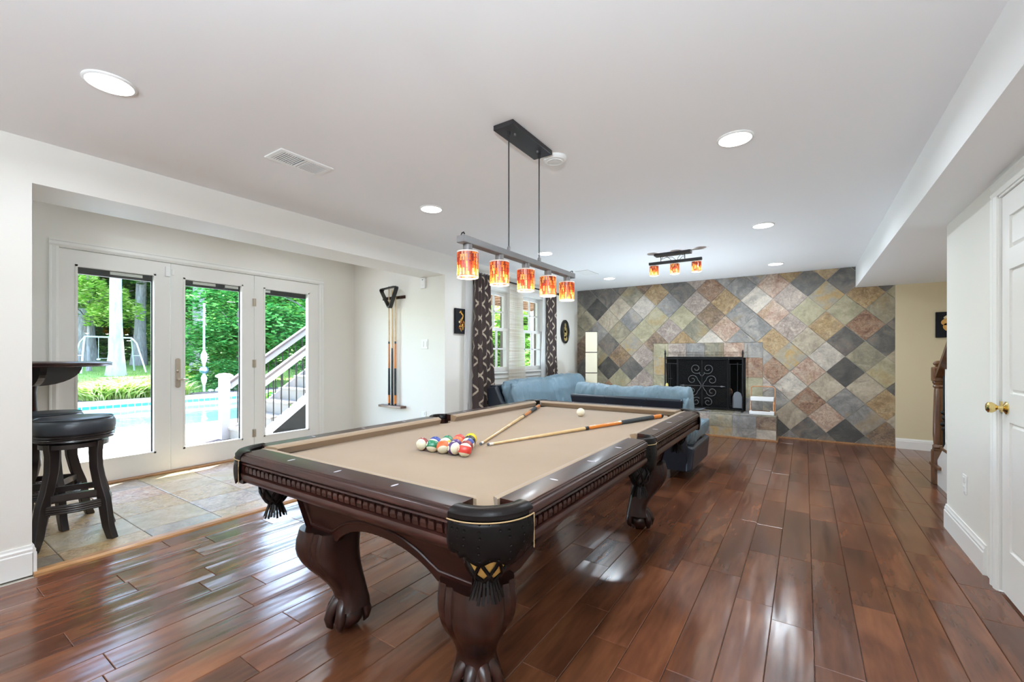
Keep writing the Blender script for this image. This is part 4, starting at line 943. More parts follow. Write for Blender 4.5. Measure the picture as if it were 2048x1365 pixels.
# leather pockets
mat_cord = plain('tan_welt_cord', srgb(176,148,106), 0.6)
mat_lining = plain('yellow_pocket_lining', srgb(206,168,92), 0.6, vary=0.2)
kf = N('tooled_leather'); v = kf.coord(); w = kf.n('ShaderNodeTexVoronoi'); w.inputs['Scale'].default_value = 55; w.inputs['Randomness'].default_value = 0.2; kf.l(v, w.inputs['Vector'])
kf.set(Base_Color=srgb(13,10,9), Roughness=0.34); kf.b.inputs['Specular IOR Level'].default_value = 0.09; kf.bump(kf.ramp(w.outputs[0], [(0.12, (0,0,0,1)), (0.22, (1,1,1,1))]), 0.9, 0.004); mat_tool = kf.m
def pocket(cx, cyy, a0, span, R_, zflap, netr, corner):
    pk_m = M(); w_ = 1.0 if corner else 0.5; prof = [(R_-.004,.764),(R_+.003,.772),(R_+.003,.784),(R_-.006*w_,.7945),(R_-.024*w_,.7985),(R_-.040*w_,.797),(R_-.050*w_,.790),(R_-.052*w_,.764)]
    n = 20; rings = [[(cx+r*cos(a0-span+2*span*i/n), cyy+r*sin(a0-span+2*span*i/n), z) for r, z in prof] for i in range(n+1)]
    pk_m.loft(rings); col = obj('pocket_collar', pk_m, mat_pocket, pt, smooth=True)
    q = M()
    def fn(u, v_):
        a = a0-span*0.98+2*span*0.98*u; t = 2*u-1
        zb = zflap+(0.022 if abs(t) > 0.75 else (0.006 if abs(t) > 0.5 else -0.004))+0.006*cos(11*t)
        z = .768+(zb-.768)*v_; r = R_+0.002+0.006*sin(pi*v_)-0.002*v_
        return (cx+r*cos(a), cyy+r*sin(a), z)
    q.grid(fn, 28, 8); fl_ = obj('leather_shield', q, mat_tool, pt, smooth='all', solid=0.004)
    q = M(); q.tube([(cx+(R_+.006)*cos(a0-span+2*span*i/n), cyy+(R_+.006)*sin(a0-span+2*span*i/n), .768) for i in range(n+1)], 0.0018, 6); obj('welt_cord', q, mat_cord, fl_, smooth=True)
    q = M(); a = a0+span*0.97; q.tube([(cx+(R_+.008)*cos(a), cyy+(R_+.008)*sin(a), .768-(.768-zflap-0.01)*i/6) for i in range(7)], 0.0014, 6); obj('welt_cord', q, mat_cord, fl_, smooth=True)
    # hidden corner block and dark throat
    q = M(); m_ = 10; q.loft([[(cx+(R_-.008)*cos(a0-span+2*span*i/m_), cyy+(R_-.008)*sin(a0-span+2*span*i/m_), z) for i in range(m_+1)]+[(cx+(R_-.03)*cos(a0+span-2*span*i/m_), cyy+(R_-.03)*sin(a0+span-2*span*i/m_), z) for i in range(m_+1)] for z in (.672, .764)]); obj('corner_block', q, mat_mahog, pt)
    q = M(); q.lathe([(0.066 if corner else R_-.027,.748),(netr*1.02,.70),(netr*0.95,.655)], (cx, cyy, 0), 20, cap=False); q.lathe([(0.001,.66),(netr*0.95,.656)], (cx,cyy,0), 20, cap=False); obj('pocket_throat', q, mat_black, pt, smooth=True)
    # woven net and fringe
    q = M(); npf = [(.668,netr),(.64,netr*1.04),(.615,netr*1.02),(.590,netr*0.86),(.570,netr*0.62),(.560,netr*0.42)]
    for d_ in (1, -1):
        for k_ in range(8):
            q.tube([(cx+r*cos(2*pi*k_/8+d_*j*0.26), cyy+r*sin(2*pi*k_/8+d_*j*0.26), z) for j, (z, r) in enumerate(npf)], 0.0055, 6)
    nt_ = obj('woven_net', q, mat_pocket, pt, smooth=True)
    q = M(); q.lathe([(netr*0.96,.665),(netr*0.98,.62),(netr*0.82,.59),(netr*0.5,.568),(0.001,.562)], (cx,cyy,0), 16, cap=False)
    obj('pocket_lining', q, mat_lining if corner == 2 else mat_black, nt_, smooth=True)
    q = M(); nf = 22
    for k_ in range(nf):
        a = 2*pi*k_/nf; w_ = 0.0042; r1, r2 = netr*0.44, netr*0.78+0.003*sin(k_*2.3); z2 = .508+0.005*sin(k_*1.7); tx, ty = -sin(a), cos(a)
        A = [(cx+r1*cos(a)-tx*w_*.6, cyy+r1*sin(a)-ty*w_*.6, .566), (cx+r1*cos(a)+tx*w_*.6, cyy+r1*sin(a)+ty*w_*.6, .566), (cx+r2*cos(a)+tx*w_, cyy+r2*sin(a)+ty*w_, z2), (cx+r2*cos(a)-tx*w_, cyy+r2*sin(a)-ty*w_, z2)]
        B = [(p[0]-cos(a)*0.0025, p[1]-sin(a)*0.0025, p[2]) for p in A]; q.loft([A, B])
    q.lathe([(netr*0.46,.545),(netr*0.48,.557),(netr*0.44,.57)], (cx,cyy,0), 16, cap=False); obj('fringe', q, mat_pocket, nt_)
pocket(PC[0][0], PC[0][1], radians(-46), radians(51), 0.142, .668, 0.062, 2)
pocket(PC[1][0], PC[1][1], radians(45), radians(50), 0.142, .668, 0.056, 1)
pocket(PC[2][0], PC[2][1], radians(135), radians(50), 0.142, .668, 0.056, 1)
pocket(PC[3][0], PC[3][1], radians(225), radians(50), 0.142, .668, 0.056, 1)
pocket(TX1_-0.062, 2.089, 0, radians(82), 0.074, .655, 0.05, 0)
pocket(TX0_+0.062, 2.089, pi, radians(82), 0.074, .655, 0.05, 0)

# ------------------------------------------------------------------ balls
BR = 0.0295
def ball_mat(name, col, stripe):
    k = N(name); v = k.n('ShaderNodeTexCoord'); sp = k.n('ShaderNodeSeparateXYZ'); k.l(v.outputs['Object'], sp.inputs[0]); cr = srgb(238,232,206)
    if stripe:
        a = k.math('LESS_THAN', k.math('ABSOLUTE', sp.outputs[2]), BR*0.52); c = k.mix(a, cr, col)
    else: c = k.mix(0.0, col, col)
    r2 = k.math('ADD', k.math('MULTIPLY', sp.outputs[2], sp.outputs[2]), k.math('MULTIPLY', sp.outputs[1], sp.outputs[1]))
    c = k.mix(k.math('LESS_THAN', r2, (BR*0.36)**2), c, cr); k.set(Base_Color=c, Roughness=0.06); k.b.inputs['Coat Weight'].default_value = 0.5; return k.m
CB = {1:srgb(228,196,40),2:srgb(36,62,150),3:srgb(206,56,44),4:srgb(72,44,100),5:srgb(232,98,44),6:srgb(24,110,76),7:srgb(128,34,42),8:srgb(18,18,20)}
CN = {1:'yellow',2:'blue',3:'red',4:'purple',5:'orange',6:'green',7:'maroon',8:'black'}
sph = M(); sph.ell((0,0,0), (BR,BR,BR), 32, 20); sph_me = mesh_of('ball_mesh', sph, None, 'all')
def number_part(t, n):
    # numeral on both number discs
    for s in (1, -1):
        cu = bpy.data.curves.new('numeral', 'FONT'); cu.body = str(n); cu.size = 0.0125 if n < 10 else 0.0105; cu.align_x = 'CENTER'; cu.align_y = 'CENTER'; cu.extrude = 0.00015
        cu.materials.append(mat_black); o = bpy.data.objects.new('numeral', cu); COL.objects.link(o); o.parent = t
        o.location = (s*(BR+0.0001), 0, 0); o.rotation_euler = (pi/2, 0, s*pi/2)
        me = bpy.data.meshes.new_from_object(o); me.materials.clear(); me.materials.append(mat_black); n_ = bpy.data.objects.new('numeral', me); n_.location = o.location; n_.rotation_euler = o.rotation_euler; bpy.data.objects.remove(o); COL.objects.link(n_); n_.parent = t
def ball(n, x, y, rot, label, z=0.7525+BR):
    if n == 0: mt = plain('cue_ball_ivory', srgb(240,234,212), 0.06, coat=0.5)
    else: mt = ball_mat('ball_%s_%s' % (CN[(n-1) % 8+1], 'stripe' if n > 8 else 'solid'), CB[(n-1) % 8+1], n > 8)
    me = sph_me.copy(); me.materials.clear(); me.materials.append(mt)
    o = bpy.data.objects.new('billiard_ball', me); COL.objects.link(o); o.location = (x, y, z); o.rotation_euler = rot
    tag(o, label, 'billiard ball', 'racked billiard balls' if n else None)
    if n: number_part(o, n)
    return o
sp_ = 2*BR+0.0006; x0_, y0_ = -1.4410, 1.4230; ux, uy = cos(radians(3.2)), sin(radians(3.2)); vx_, vy_ = -uy, ux
rows = [[15, 14, 13, 12, 11], [2, 9, 4, 7], [6, 5, 10], [3, 8], [1]]
rots = {15:(1.5,0.2,0.3),14:(0.5,-0.35,-2.2),13:(0.9,0.3,-2.6),12:(1.45,0.15,1.2),11:(0.25,-0.25,-2.3)}
posn = ['leftmost', 'second from the left', 'in the middle', 'second from the right', 'rightmost']
for r, row in enumerate(rows):
    for c, n in enumerate(row):
        a = (c+r*0.5)*sp_; b = r*sp_*0.866; x, y = x0_+ux*a+vx_*b, y0_+uy*a+vy_*b
        cn = CN[(n-1) % 8+1]; kind = 'striped' if n > 8 else 'solid'
        lab = '%s %s billiard ball' % (kind, cn)
        lab += (' %s in the near row of the rack' % posn[c]) if r == 0 else (' in the second row of the triangle of balls' if r == 1 else (' in the middle row of the triangle of balls' if r == 2 else (' in the two-ball row behind the others' if r == 3 else ' at the far tip of the triangle of balls')))
        ball(n, x, y, rots.get(n, (R.uniform(-0.6, 0.6), R.uniform(-0.8, 0.8), R.uniform(0, 6))), lab)
ball(0, -1.313, 2.83, (0,0,0), 'ivory cue ball alone on the cloth between the two cues')
cue('pool_cue', 'orange and black wrapped cue on the cloth pointing toward the far left pocket', (-1.290, 1.655, 0.7610), (-1.812, 3.105, 0.7680), group=None, frac=(0.60, 0.62, 0.76, 0.90))
cue('pool_cue', 'orange and black wrapped cue lying across the cloth toward the far right pocket', (-1.252, 1.660, 0.7610), (-0.818, 3.070, 0.7680), frac=(0.465, 0.485, 0.69, 0.925))

# ================================================================== SOFAS
from mathutils import noise as mnoise
def sup(c, h, e=0.35, n=28, m=16, warp=None, wr=0.012):
    n, m = int(n*2.2), int(m*2.2)
    # rounded cushion
    q = M(); rings = []
    sg = lambda v, p: math.copysign(abs(v)**p, v)
    for j in range(m+1):
        t = -pi/2+pi*j/m; ct, st = sg(cos(t), e), sg(sin(t), e); ring = []
        for i in range(n):
            a = 2*pi*i/n; p = [c[0]+h[0]*ct*sg(cos(a), e), c[1]+h[1]*ct*sg(sin(a), e), c[2]+h[2]*st]
            if warp: p = warp(p)
            v = Vector((p[0]*11, p[1]*11, p[2]*3.5)); f = 1+(mnoise.noise(v)*1.0+abs(mnoise.noise(v*2.1+Vector((5,3,1))))*0.9)*wr/max(min(h), 0.05)
            ring.append(tuple(c[k_]+(p[k_]-c[k_])*f for k_ in range(3)))
        rings.append(ring)
    q.loft(rings); return q
t = thing('sofa', 'low blue leather sofa along the window wall with navy frame', 'sofa', (-2.95, 5.5, 0))
def lean(p): return [p[0]-(p[2]-0.45)*0.28+0.012*sin(p[1]*9), p[1], p[2]+0.03*(p[1]-5.4)*0.6]
for a, b in ((4.50, 5.50), (5.50, 6.55)):
    q = sup((-2.99, (a+b)/2, 0.655), (0.13, (b-a)/2+0.012, 0.215), 0.42, 48, 24, lean); bc = obj('back_cushion', q, mat_blue, t, smooth='all')
    q = sup((-2.66, (a+b)/2, 0.40), (0.33, (b-a)/2-0.003, 0.10), 0.33, 36, 16); obj('seat_cushion', q, mat_blue, t, smooth='all')
m = M(); m.prism([(-3.30,0.08),(-3.34,0.80),(-3.24,0.80),(-3.16,0.30),(-2.36,0.30),(-2.36,0.08)], 'y', 4.47, 6.56); obj('navy_frame', m, mat_navy, t, bevel=0.012)
m = M(); m.prism([(-3.30,0.08),(-3.33,0.77),(-3.20,0.79),(-3.10,0.60),(-2.38,0.50),(-2.36,0.08)], 'y', 4.405, 4.475); obj('side_panel', m, mat_navy, t, bevel=0.018)
for x in (-3.2, -2.45):
    for y in (4.5, 6.45): m = M(); m.lathe([(0.04,0),(0.04,0.085)], (x, y, 0), 16); obj('foot', m, mat_grey_metal, t)
t = thing('sofa', 'blue leather sofa with navy back panel behind the pool table', 'sofa', (-1.43, 4.6, 0))
q = M(); nx = 150; npr = 40; rings = []
for i in range(nx+1):
    u = i/nx; x = -1.985+(1.135)*u; endr = min(1, (min(u, 1-u)*nx/2.5))**0.4 if 0 < u < 1 else 0.3
    zc = 0.752+0.022*(2*u-1)**2+0.006*sin(u*11)+0.004*sin(u*37); crease = 1-0.05*exp_(-((u-0.205)/0.008)**2)-0.04*exp_(-((u-0.63)/0.01)**2); ring = []
    for k_ in range(npr):
        a = 2*pi*k_/npr; sgn = lambda v, p: math.copysign(abs(v)**p, v)
        vn = Vector((u*16, cos(a)*0.9, sin(a)*0.9)); rr_ = 1+0.07*mnoise.noise(vn)+0.10*abs(mnoise.noise(vn*2.3+Vector((7,1,2))))
        yy = 0.125*sgn(cos(a), 0.75)*endr*crease*rr_; z_ = 0.128*sgn(sin(a), 0.8)*endr*crease*rr_
        ring.append((x, 4.228+yy+(-0.18)*(z_), zc+z_))
    rings.append(ring)
q.loft(rings); obj('back_cushion', q, mat_blue, t, smooth='all')
m = M(); m.prism([(4.30,0.09),(4.125,0.62),(4.052,0.775),(4.068,0.79),(4.12,0.782),(4.40,0.10)], 'x', -2.00, -0.905); obj('navy_back', m, mat_navy, t, bevel=0.012)
for sx in (-1.63, -1.22): m = M(); m.tube([(sx, 4.0475, 0.785), (sx, 4.065, 0.745), (sx, 4.121, 0.62)], 0.0022, 5); obj('seam', m, mat_navy, t)
m = M(); m.tube([(-0.905, 4.074, 0.775), (-0.90, 4.09, 0.74), (-0.902, 4.115, 0.66)], 0.006, 6); obj('zip_tab', m, mat_grey_metal, t)
q = sup((-0.878, 4.20, 0.655), (0.032, 0.105, 0.145), 0.4, 24, 14, lambda p: [p[0], p[1]-(p[2]-0.6)*0.25, p[2]]); obj('side_cushion', q, mat_blue, t, smooth='all')
m = M(); m.box(-1.99, -0.92, 4.31, 5.05, 0.085, 0.33); obj('navy_base', m, mat_navy, t, bevel=0.02)
for a, b in ((-1.93, -1.42), (-1.42, -0.93)):
    q = sup(((a+b)/2, 4.72, 0.41), ((b-a)/2, 0.36, 0.09), 0.33, 36, 16); obj('seat_cushion', q, mat_blue, t, smooth='all')
q = sup((-0.91, 4.66, 0.43), (0.05, 0.42, 0.08), 0.5, 36, 20, lambda p: [p[0]+(p[2]-0.5)*0.16+0.02, p[1]-(p[2]-0.5)*0.1, p[2]]); obj('arm', q, mat_blue, t, smooth='all')
m = M(); m.prism([(-0.925,0.085),(-0.865,0.11),(-0.845,0.32),(-0.925,0.36)], 'y', 4.27, 5.05); obj('arm_base', m, mat_navy, t, bevel=0.018)
q = sup((-2.01, 4.66, 0.47), (0.06, 0.40, 0.16), 0.5, 28, 16); obj('arm', q, mat_blue, t, smooth='all')
for x in (-1.12, -1.90):
    for y in (4.36, 4.98): m = M(); m.lathe([(0.038,0),(0.042,0.02),(0.042,0.09)], (x, y, 0), 20); obj('foot', m, mat_grey_metal, t, smooth=True)

# paper column lamp
t = thing('paper_floor_lamp', 'tall white paper column lamp standing before the slate wall', 'floor lamp', (-3.09, 7.10, 0))
mat_paper = plain('rice_paper', srgb(246,236,208), 0.8, bump=0.1, bscale=40)
ca, sa = cos(radians(22)), sin(radians(22)); lampz = [0.06, 0.52, 0.875, 1.23, 1.585]
def sq(z, h): return [(-3.09+(x*ca-y*sa)*h, 7.10+(x*sa+y*ca)*h, z) for x, y in ((-1,-1),(1,-1),(1,1),(-1,1))]
for i in range(4): m = M(); m.loft([sq(lampz[i]+0.006, 0.098), sq(lampz[i+1]-0.006, 0.098)]); obj('paper_panel', m, mat_paper, t)
for z in lampz: m = M(); m.loft([sq(z-0.006, 0.1005), sq(z+0.006, 0.1005)]); obj('frame_band', m, mat_mahog, t)
m = M(); m.loft([sq(0.0, 0.105), sq(0.055, 0.105)]); obj('base', m, mat_mahog, t, bevel=0.004)

# ================================================================== FIREPLACE THINGS
SY = 7.235
t = thing('fire_screen', 'black iron fireplace screen with scrollwork gate and finial posts', 'fire screen', (-1.31, SY, 0.3465))
m = M()
for x in (-1.872, -0.762):
    m.tube([(x, SY, 0.3465), (x, SY, 1.20)], 0.011, 8); m.lathe([(0.004,0),(0.022,0.01),(0.008,0.022),(0.014,0.036),(0.001,0.075)], (x, SY, 1.19), 10)
    m.box(x-0.012, x+0.012, SY-0.10, SY+0.10, 0.347, 0.362)
obj('post', m, mat_iron, t, smooth=True)
m = M()
for z in (1.125, 1.150): m.tube([(-1.872, SY, z), (-0.762, SY, z)], 0.007, 8)
m.tube([(-1.872, SY, 0.372), (-0.762, SY, 0.372)], 0.008, 8)
for x in (-1.686, -0.948): m.tube([(x, SY, 0.372), (x, SY, 1.15)], 0.008, 8)
for xa, xb in ((-1.872, -1.686), (-0.948, -0.762)): m.tube([(xa, SY, 1.045), (xb, SY, 1.045)], 0.005, 6)
obj('crossbar', m, mat_iron, t, smooth=True)
km = N('fire_mesh'); v = km.coord(); ck = km.n('ShaderNodeTexChecker'); ck.inputs['Scale'].default_value = 420; km.l(v, ck.inputs[0]); tr_ = km.n('ShaderNodeBsdfTransparent'); df = km.n('ShaderNodeBsdfDiffuse'); df.inputs[0].default_value = (0.012,0.012,0.012,1); mx = km.n('ShaderNodeMixShader')
mx.inputs[0].default_value = 0.68; km.l(tr_.outputs[0], mx.inputs[1]); km.l(df.outputs[0], mx.inputs[2]); km.l(mx.outputs[0], km.out.inputs[0])
cxm = -1.317
for xa, xb in ((-1.672, cxm-0.004), (cxm+0.004, -0.962)):
    g = M(); g.tube([(xa, SY-0.012, 0.39), (xb, SY-0.012, 0.39), (xb, SY-0.012, 1.105), (xa, SY-0.012, 1.105)], 0.007, 6, closed=True); gt = obj('gate', g, mat_iron, t)
    g = M(); g.box(xa, xb, SY-0.011, SY-0.010, 0.39, 1.105); obj('wire_mesh', g, km.m, gt)
def scroll(cx, cz, r, a0, turns, s, n=40):
    pts = []
    for i in range(n+1):
        f = i/n; a = a0+s*2*pi*turns*f; rr_ = r*(1-0.78*f); pts.append((cx+rr_*cos(a), SY-0.022, cz+rr_*sin(a)))
    return pts
for s in (1, -1):
    sc = M(); X = lambda d: cxm+s*d
    def S(dx, cz, r, a0, turns, dirn):
        a = a0 if s > 0 else pi-a0
        return scroll(X(dx), cz, r, a, turns, dirn*s)
    sc.tube(S(0.085, 0.975, 0.083, -pi*0.75, 1.35, 1), 0.0055, 6); sc.tube([(X(0.008), SY-0.022, 0.86), (X(0.04), SY-0.022, 0.905), (X(0.085-0.059), SY-0.022, 0.975-0.059)], 0.0055, 6)
    sc.tube(S(0.14, 0.80, 0.078, pi, 1.3, -1), 0.0055, 6); sc.tube([(X(0.062), SY-0.022, 0.80), (X(0.035), SY-0.022, 0.77), (X(0.012), SY-0.022, 0.72)], 0.0055, 6)
    sc.tube(S(0.14, 0.625, 0.078, pi, 1.3, 1), 0.0055, 6); sc.tube([(X(0.062), SY-0.022, 0.625), (X(0.035), SY-0.022, 0.655), (X(0.012), SY-0.022, 0.70)], 0.0055, 6)
    sc.tube(S(0.085, 0.465, 0.070, pi*0.75, 1.3, -1), 0.0055, 6)
    sc.tube([(X(0.0), SY-0.022, 0.71), (X(0.28), SY-0.022, 0.71)], 0.004, 6); sc.lathe([(0.001,0),(0.014,0.02),(0.004,0.035),(0.001,0.08)], (0,0,0), 8) if False else None
    sc.prism([(X(0.25), 0.71), (X(0.27), 0.722), (X(0.33), 0.71), (X(0.27), 0.698)], 'y', SY-0.025, SY-0.019)
    obj('scrollwork', sc, plain('worn_scroll_iron', srgb(84,82,82), 0.5, 0.3), t, smooth=True)
t = thing('fireplace_shovel', 'grey fireplace shovel hanging at the right of the screen', 'fireplace tool', (-0.82, SY-0.03, 1.04))
m = M(); m.tube([(-0.825, SY-0.03, 1.055), (-0.825, SY-0.03, 0.64)], 0.005, 8); m.tube([(-0.825+0.012*cos(a), SY-0.03, 1.055+0.012*sin(a)) for a in [i*0.6 for i in range(10)]], 0.003, 6); obj('handle', m, mat_iron, t, smooth=True)
m = M(); m.prism([(-0.885,0.40),(-0.89,0.56),(-0.87,0.62),(-0.84,0.642),(-0.81,0.642),(-0.78,0.62),(-0.762,0.56),(-0.767,0.40)], 'y', SY-0.040, SY-0.034); m.box(-0.889, -0.883, SY-0.055, SY-0.034, 0.40, 0.57); m.box(-0.769, -0.763, SY-0.055, SY-0.034, 0.40, 0.57); obj('blade', m, plain('worn_steel', srgb(92,94,98), 0.4, 0.7), t, bevel=0.002)
t = thing('fireplace_poker', 'thin iron fireplace poker with hook at the right screen post', 'fireplace tool', (-0.93, SY-0.03, 1.04))
m = M(); m.tube([(-0.925, SY-0.03, 1.055), (-0.925, SY-0.03, 0.45), (-0.915, SY-0.03, 0.42), (-0.90, SY-0.03, 0.43)], 0.005, 8); obj('rod', m, mat_iron, t, smooth=True)
t = thing('fireplace_tongs', 'black fireplace tongs hanging at the left of the screen', 'fireplace tool', (-1.80, SY-0.03, 1.04))
m = M()
for dx in (-0.012, 0.012): m.tube([(-1.80+dx, SY-0.03, 1.06), (-1.80+dx*1.4, SY-0.03, 0.78), (-1.80+dx*0.8, SY-0.03, 0.60)], 0.0045, 8)
m.box(-1.825, -1.755, SY-0.034, SY-0.026, 0.80, 0.81); obj('arms', m, mat_iron, t, smooth=True)
t = thing('fireplace_brush', 'pale yellow bristle brush hanging at the left of the screen', 'fireplace tool', (-1.82, SY-0.03, 1.04))
m = M(); m.tube([(-1.845, SY-0.045, 1.05), (-1.835, SY-0.045, 0.73)], 0.004, 8); obj('handle', m, mat_iron, t, smooth=True)
m = M(); m.lathe([(0.012,0.10),(0.022,0.08),(0.026,0.0),(0.001,-0.002)], (-1.835, SY-0.045, 0.635), 14); obj('bristles', m, plain('straw_bristle', srgb(214,196,120), 0.8, bump=0.5, bscale=200), t, smooth=True)
kl = N('log_bark'); v = kl.coord(scale=(4, 20, 20)); f = kl.noise(v, 3, 5, 0.6); kl.set(Base_Color=kl.ramp(f, [(0.3, srgb(48,32,24)), (0.7, srgb(110,80,60))]), Roughness=0.9); kl.bump(f, 0.8, 0.02); mat_bark = kl.m
mat_logend = plain('cut_log_end', srgb(186,120,72), 0.8, vary=0.25, bump=0.3)
logs = [((-1.62,7.50,0.62),(-1.50,7.74,0.64),0.075,'log with round cut end at the upper left of the stack'), ((-1.22,7.48,0.585),(-0.98,7.66,0.60),0.062,'split log with pale face at the right of the stack'),
        ((-1.66,7.60,0.50),(-1.02,7.62,0.50),0.065,'long log lying across the bottom of the grate'), ((-1.60,7.46,0.455),(-1.15,7.48,0.455),0.05,'thin front log at the bottom of the grate')]
for a, b, r, lab in logs:
    a, b = Vector(a), Vector(b); t = thing('firewood_log', lab, 'log', tuple(a), 'logs behind the fire screen'); m = M(); m.tube([a+(b-a)*i/6 for i in range(7)], [r*(1+0.05*sin(i*2.1)) for i in range(7)], 14, cap=False); obj('bark', m, mat_bark, t, smooth=True)
    for p, q_ in ((a, b), (b, a)):
        m = M(); d = (p-q_).normalized(); m.tube([p-d*0.004, p+d*0.001], r*1.0, 14); obj('cut_end', m, mat_logend, t)
t = thing('log_grate', 'black iron log grate under the firewood', 'grate', (-1.3, 7.55, 0.35)); m = M()
for i in range(6): x = -1.62+i*0.13; m.tube([(x, 7.40, 0.50), (x, 7.42, 0.41), (x, 7.70, 0.41)], 0.008, 6); m.tube([(x, 7.45, 0.41), (x, 7.45, 0.346)], 0.007, 6)
m.tube([(-1.66, 7.5, 0.40), (-0.94, 7.5, 0.40)], 0.008, 6); obj('bars', m, mat_iron, t, smooth=True)
# folding step stool on the hearth
t = thing('step_stool', 'folding step stool with white steps and copper tube frame on the hearth', 'step stool', (-0.505, 7.15, 0.3465)); mat_copper = plain('copper_tube', srgb(206,150,112), 0.3, 0.7)
m = M(); xa, xb = -0.655, -0.352; pts = [(xa, 7.20, 0.348), (xa, 7.235, 0.68)]+[(xa+0.04-0.04*cos(a), 7.24, 0.69+0.04*sin(a)) for a in (0.4,0.8,1.2,1.57)]+[(xb-0.04+0.04*sin(a), 7.24, 0.69+0.04*cos(a)) for a in (0,0.4,0.8,1.2)]+[(xb, 7.235, 0.68), (xb, 7.20, 0.348)]
m.tube(pts, 0.0075, 8); obj('frame_tube', m, mat_copper, t, smooth=True)
m = M()
for x in (xa+0.012, xb-0.012): m.tube([(x, 7.01, 0.348), (x, 7.09, 0.56)], 0.006, 8); m.tube([(x, 7.09, 0.50), (x, 7.22, 0.50)], 0.004, 6)
obj('front_leg', m, mat_copper, t, smooth=True)
wv = plain('white_painted_steps', srgb(232,232,232), 0.55, bump=0.2, bscale=30)
m = M(); m.box(xa+0.008, xb-0.008, 7.065, 7.20, 0.535, 0.59); obj('upper_step', m, wv, t, bevel=0.006)
m = M(); m.box(xa+0.0, xb-0.0, 6.985, 7.12, 0.350, 0.398); obj('lower_step', m, wv, t, bevel=0.006)
m = M(); m.box(xa+0.03, xb-0.05, 7.0, 7.02, 0.399, 0.408); obj('grip_strip', m, mat_oak, t)
t = thing('fireplace_bellows', 'black leather wedge shaped bellows on the hearth behind the table corner', 'bellows', (-1.33, 7.02, 0.3465))
m = M(); m.prism([(-1.44,0.385),(-1.30,0.392),(-1.22,0.402),(-1.22,0.392),(-1.31,0.352),(-1.35,0.347)], 'y', 6.98, 7.06); obj('body', m, mat_black, t, bevel=0.004)
m = M(); m.tube([(-1.22,7.02,0.397),(-1.17,7.02,0.400)], 0.008, 8); obj('handle', m, mat_iron, t)
# ================================================================== BAR SIDE
def stool(x, y, a, label, proto=None):
    if proto is not None: return copy_tree(proto, (x, y, 0), a, label)
    t = thing('bar_stool', label, 'bar stool', (x, y, 0), 'backless swivel bar stools at the pub table')
    m = M(); m.lathe([(0.001,.785),(0.12,.788),(0.172,.783),(0.190,.772),(0.199,.752),(0.200,.725),(0.196,.70),(0.192,.690)], (x,y,0), 48, cap=False); s_ = obj('seat', m, mat_seat, t, smooth=True)
    m = M(); m.tube([(x+0.186*cos(2*pi*i/40), y+0.186*sin(2*pi*i/40), .7795) for i in range(40)], 0.0035, 6, closed=True); obj('piping', m, mat_seat, s_, smooth=True)
    m = M(); m.lathe([(0.185,.695),(0.198,.690),(0.190,.683),(0.197,.676),(0.189,.669),(0.196,.662),(0.188,.655),(0.190,.645),(0.150,.638),(0.05,.636)], (x,y,0), 48, cap=False); obj('grooved_rim', m, mat_stool, t, smooth=True)
    m = M(); m.lathe([(0.11,.60),(0.11,.640)], (x,y,0), 24); m.lathe([(0.165,.600),(0.165,.628),(0.135,.628),(0.135,.600),(0.165,.600)], (x,y,0), 40, cap=False); obj('swivel_frame', m, mat_stool, t, smooth=True)
    for k_ in range(4):
        ang = k_*pi/2; c, s = cos(ang), sin(ang); P = [(.146,.635,.066),(.138,.56,.062),(.143,.46,.058),(.166,.35,.058),(.194,.26,.060),(.208,.17,.058),(.222,.08,.052),(.250,.0,.046)]
        rings = []
        for r_, z_, w_ in P:
            h_ = w_/2; tt = 0.020; rings.append([(x+c*(r_-h_)-s*tt, y+s*(r_-h_)+c*tt, z_), (x+c*(r_+h_)-s*tt, y+s*(r_+h_)+c*tt, z_), (x+c*(r_+h_)+s*tt, y+s*(r_+h_)-c*tt, z_), (x+c*(r_-h_)+s*tt, y+s*(r_-h_)-c*tt, z_)])
        m = M(); m.loft(rings); obj('leg', m, mat_stool, t, smooth=True, bevel=0.004)
        # bowed foot rail between this leg and the next
        m = M(); n_ = 12; prof = [(-.010,-.022),(.008,-.022),(.012,-.017),(.008,-.012),(.012,-.007),(.008,-.002),(.012,.004),(.008,.009),(.010,.014),(.004,.020),(-.010,.020)]; rings = []
        for i in range(n_+1):
            f = i/n_; aa = ang+f*pi/2; chord = 0.196*cos(pi/4)/cos((f-0.5)*pi/2); rad = chord+0.030*sin(pi*f)
            rings.append([(x+cos(aa)*(rad+p), y+sin(aa)*(rad+p), 0.235+q_*1.25) for p, q_ in prof])
        m.loft(rings); obj('foot_rail', m, mat_stool, t, smooth=True)
        m = M(); m.loft([[(x+cos(ang+f*pi/2)*(0.19*cos(pi/4)/cos((f-0.5)*pi/2)*0.93+p), y+sin(ang+f*pi/2)*(0.19*cos(pi/4)/cos((f-0.5)*pi/2)*0.93+p), 0.30+z_) for p, z_ in ((-.008,-.018),(.008,-.018),(.008,.018),(-.008,.018))] for f in [i/8 for i in range(9)]]); obj('stretcher', m, mat_stool, t)
    return t
s1 = stool(0, 0, 0, 'black leather bar stool nearest the wall end')
copy_ = copy_tree(s1, (-4.40, 0.72, 0), radians(12), 'black leather bar stool behind the nearer one, under the pub table')
s1.location = (-3.94, 0.78, 0); s1.rotation_euler = (0, 0, radians(33))
t = thing('pub_table', 'tall dark round pub table whose rim shows beside the wall end', 'table', (-4.865, 0.72, 0)); x, y = -4.865, 0.72
m = M(); m.lathe([(0.001,1.133),(0.43,1.133),(0.455,1.129),(0.463,1.121),(0.458,1.112),(0.462,1.104),(0.455,1.098),(0.001,1.097)], (x,y,0), 64, cap=False); obj('table_top', m, mat_mahog_x, t, smooth=True)
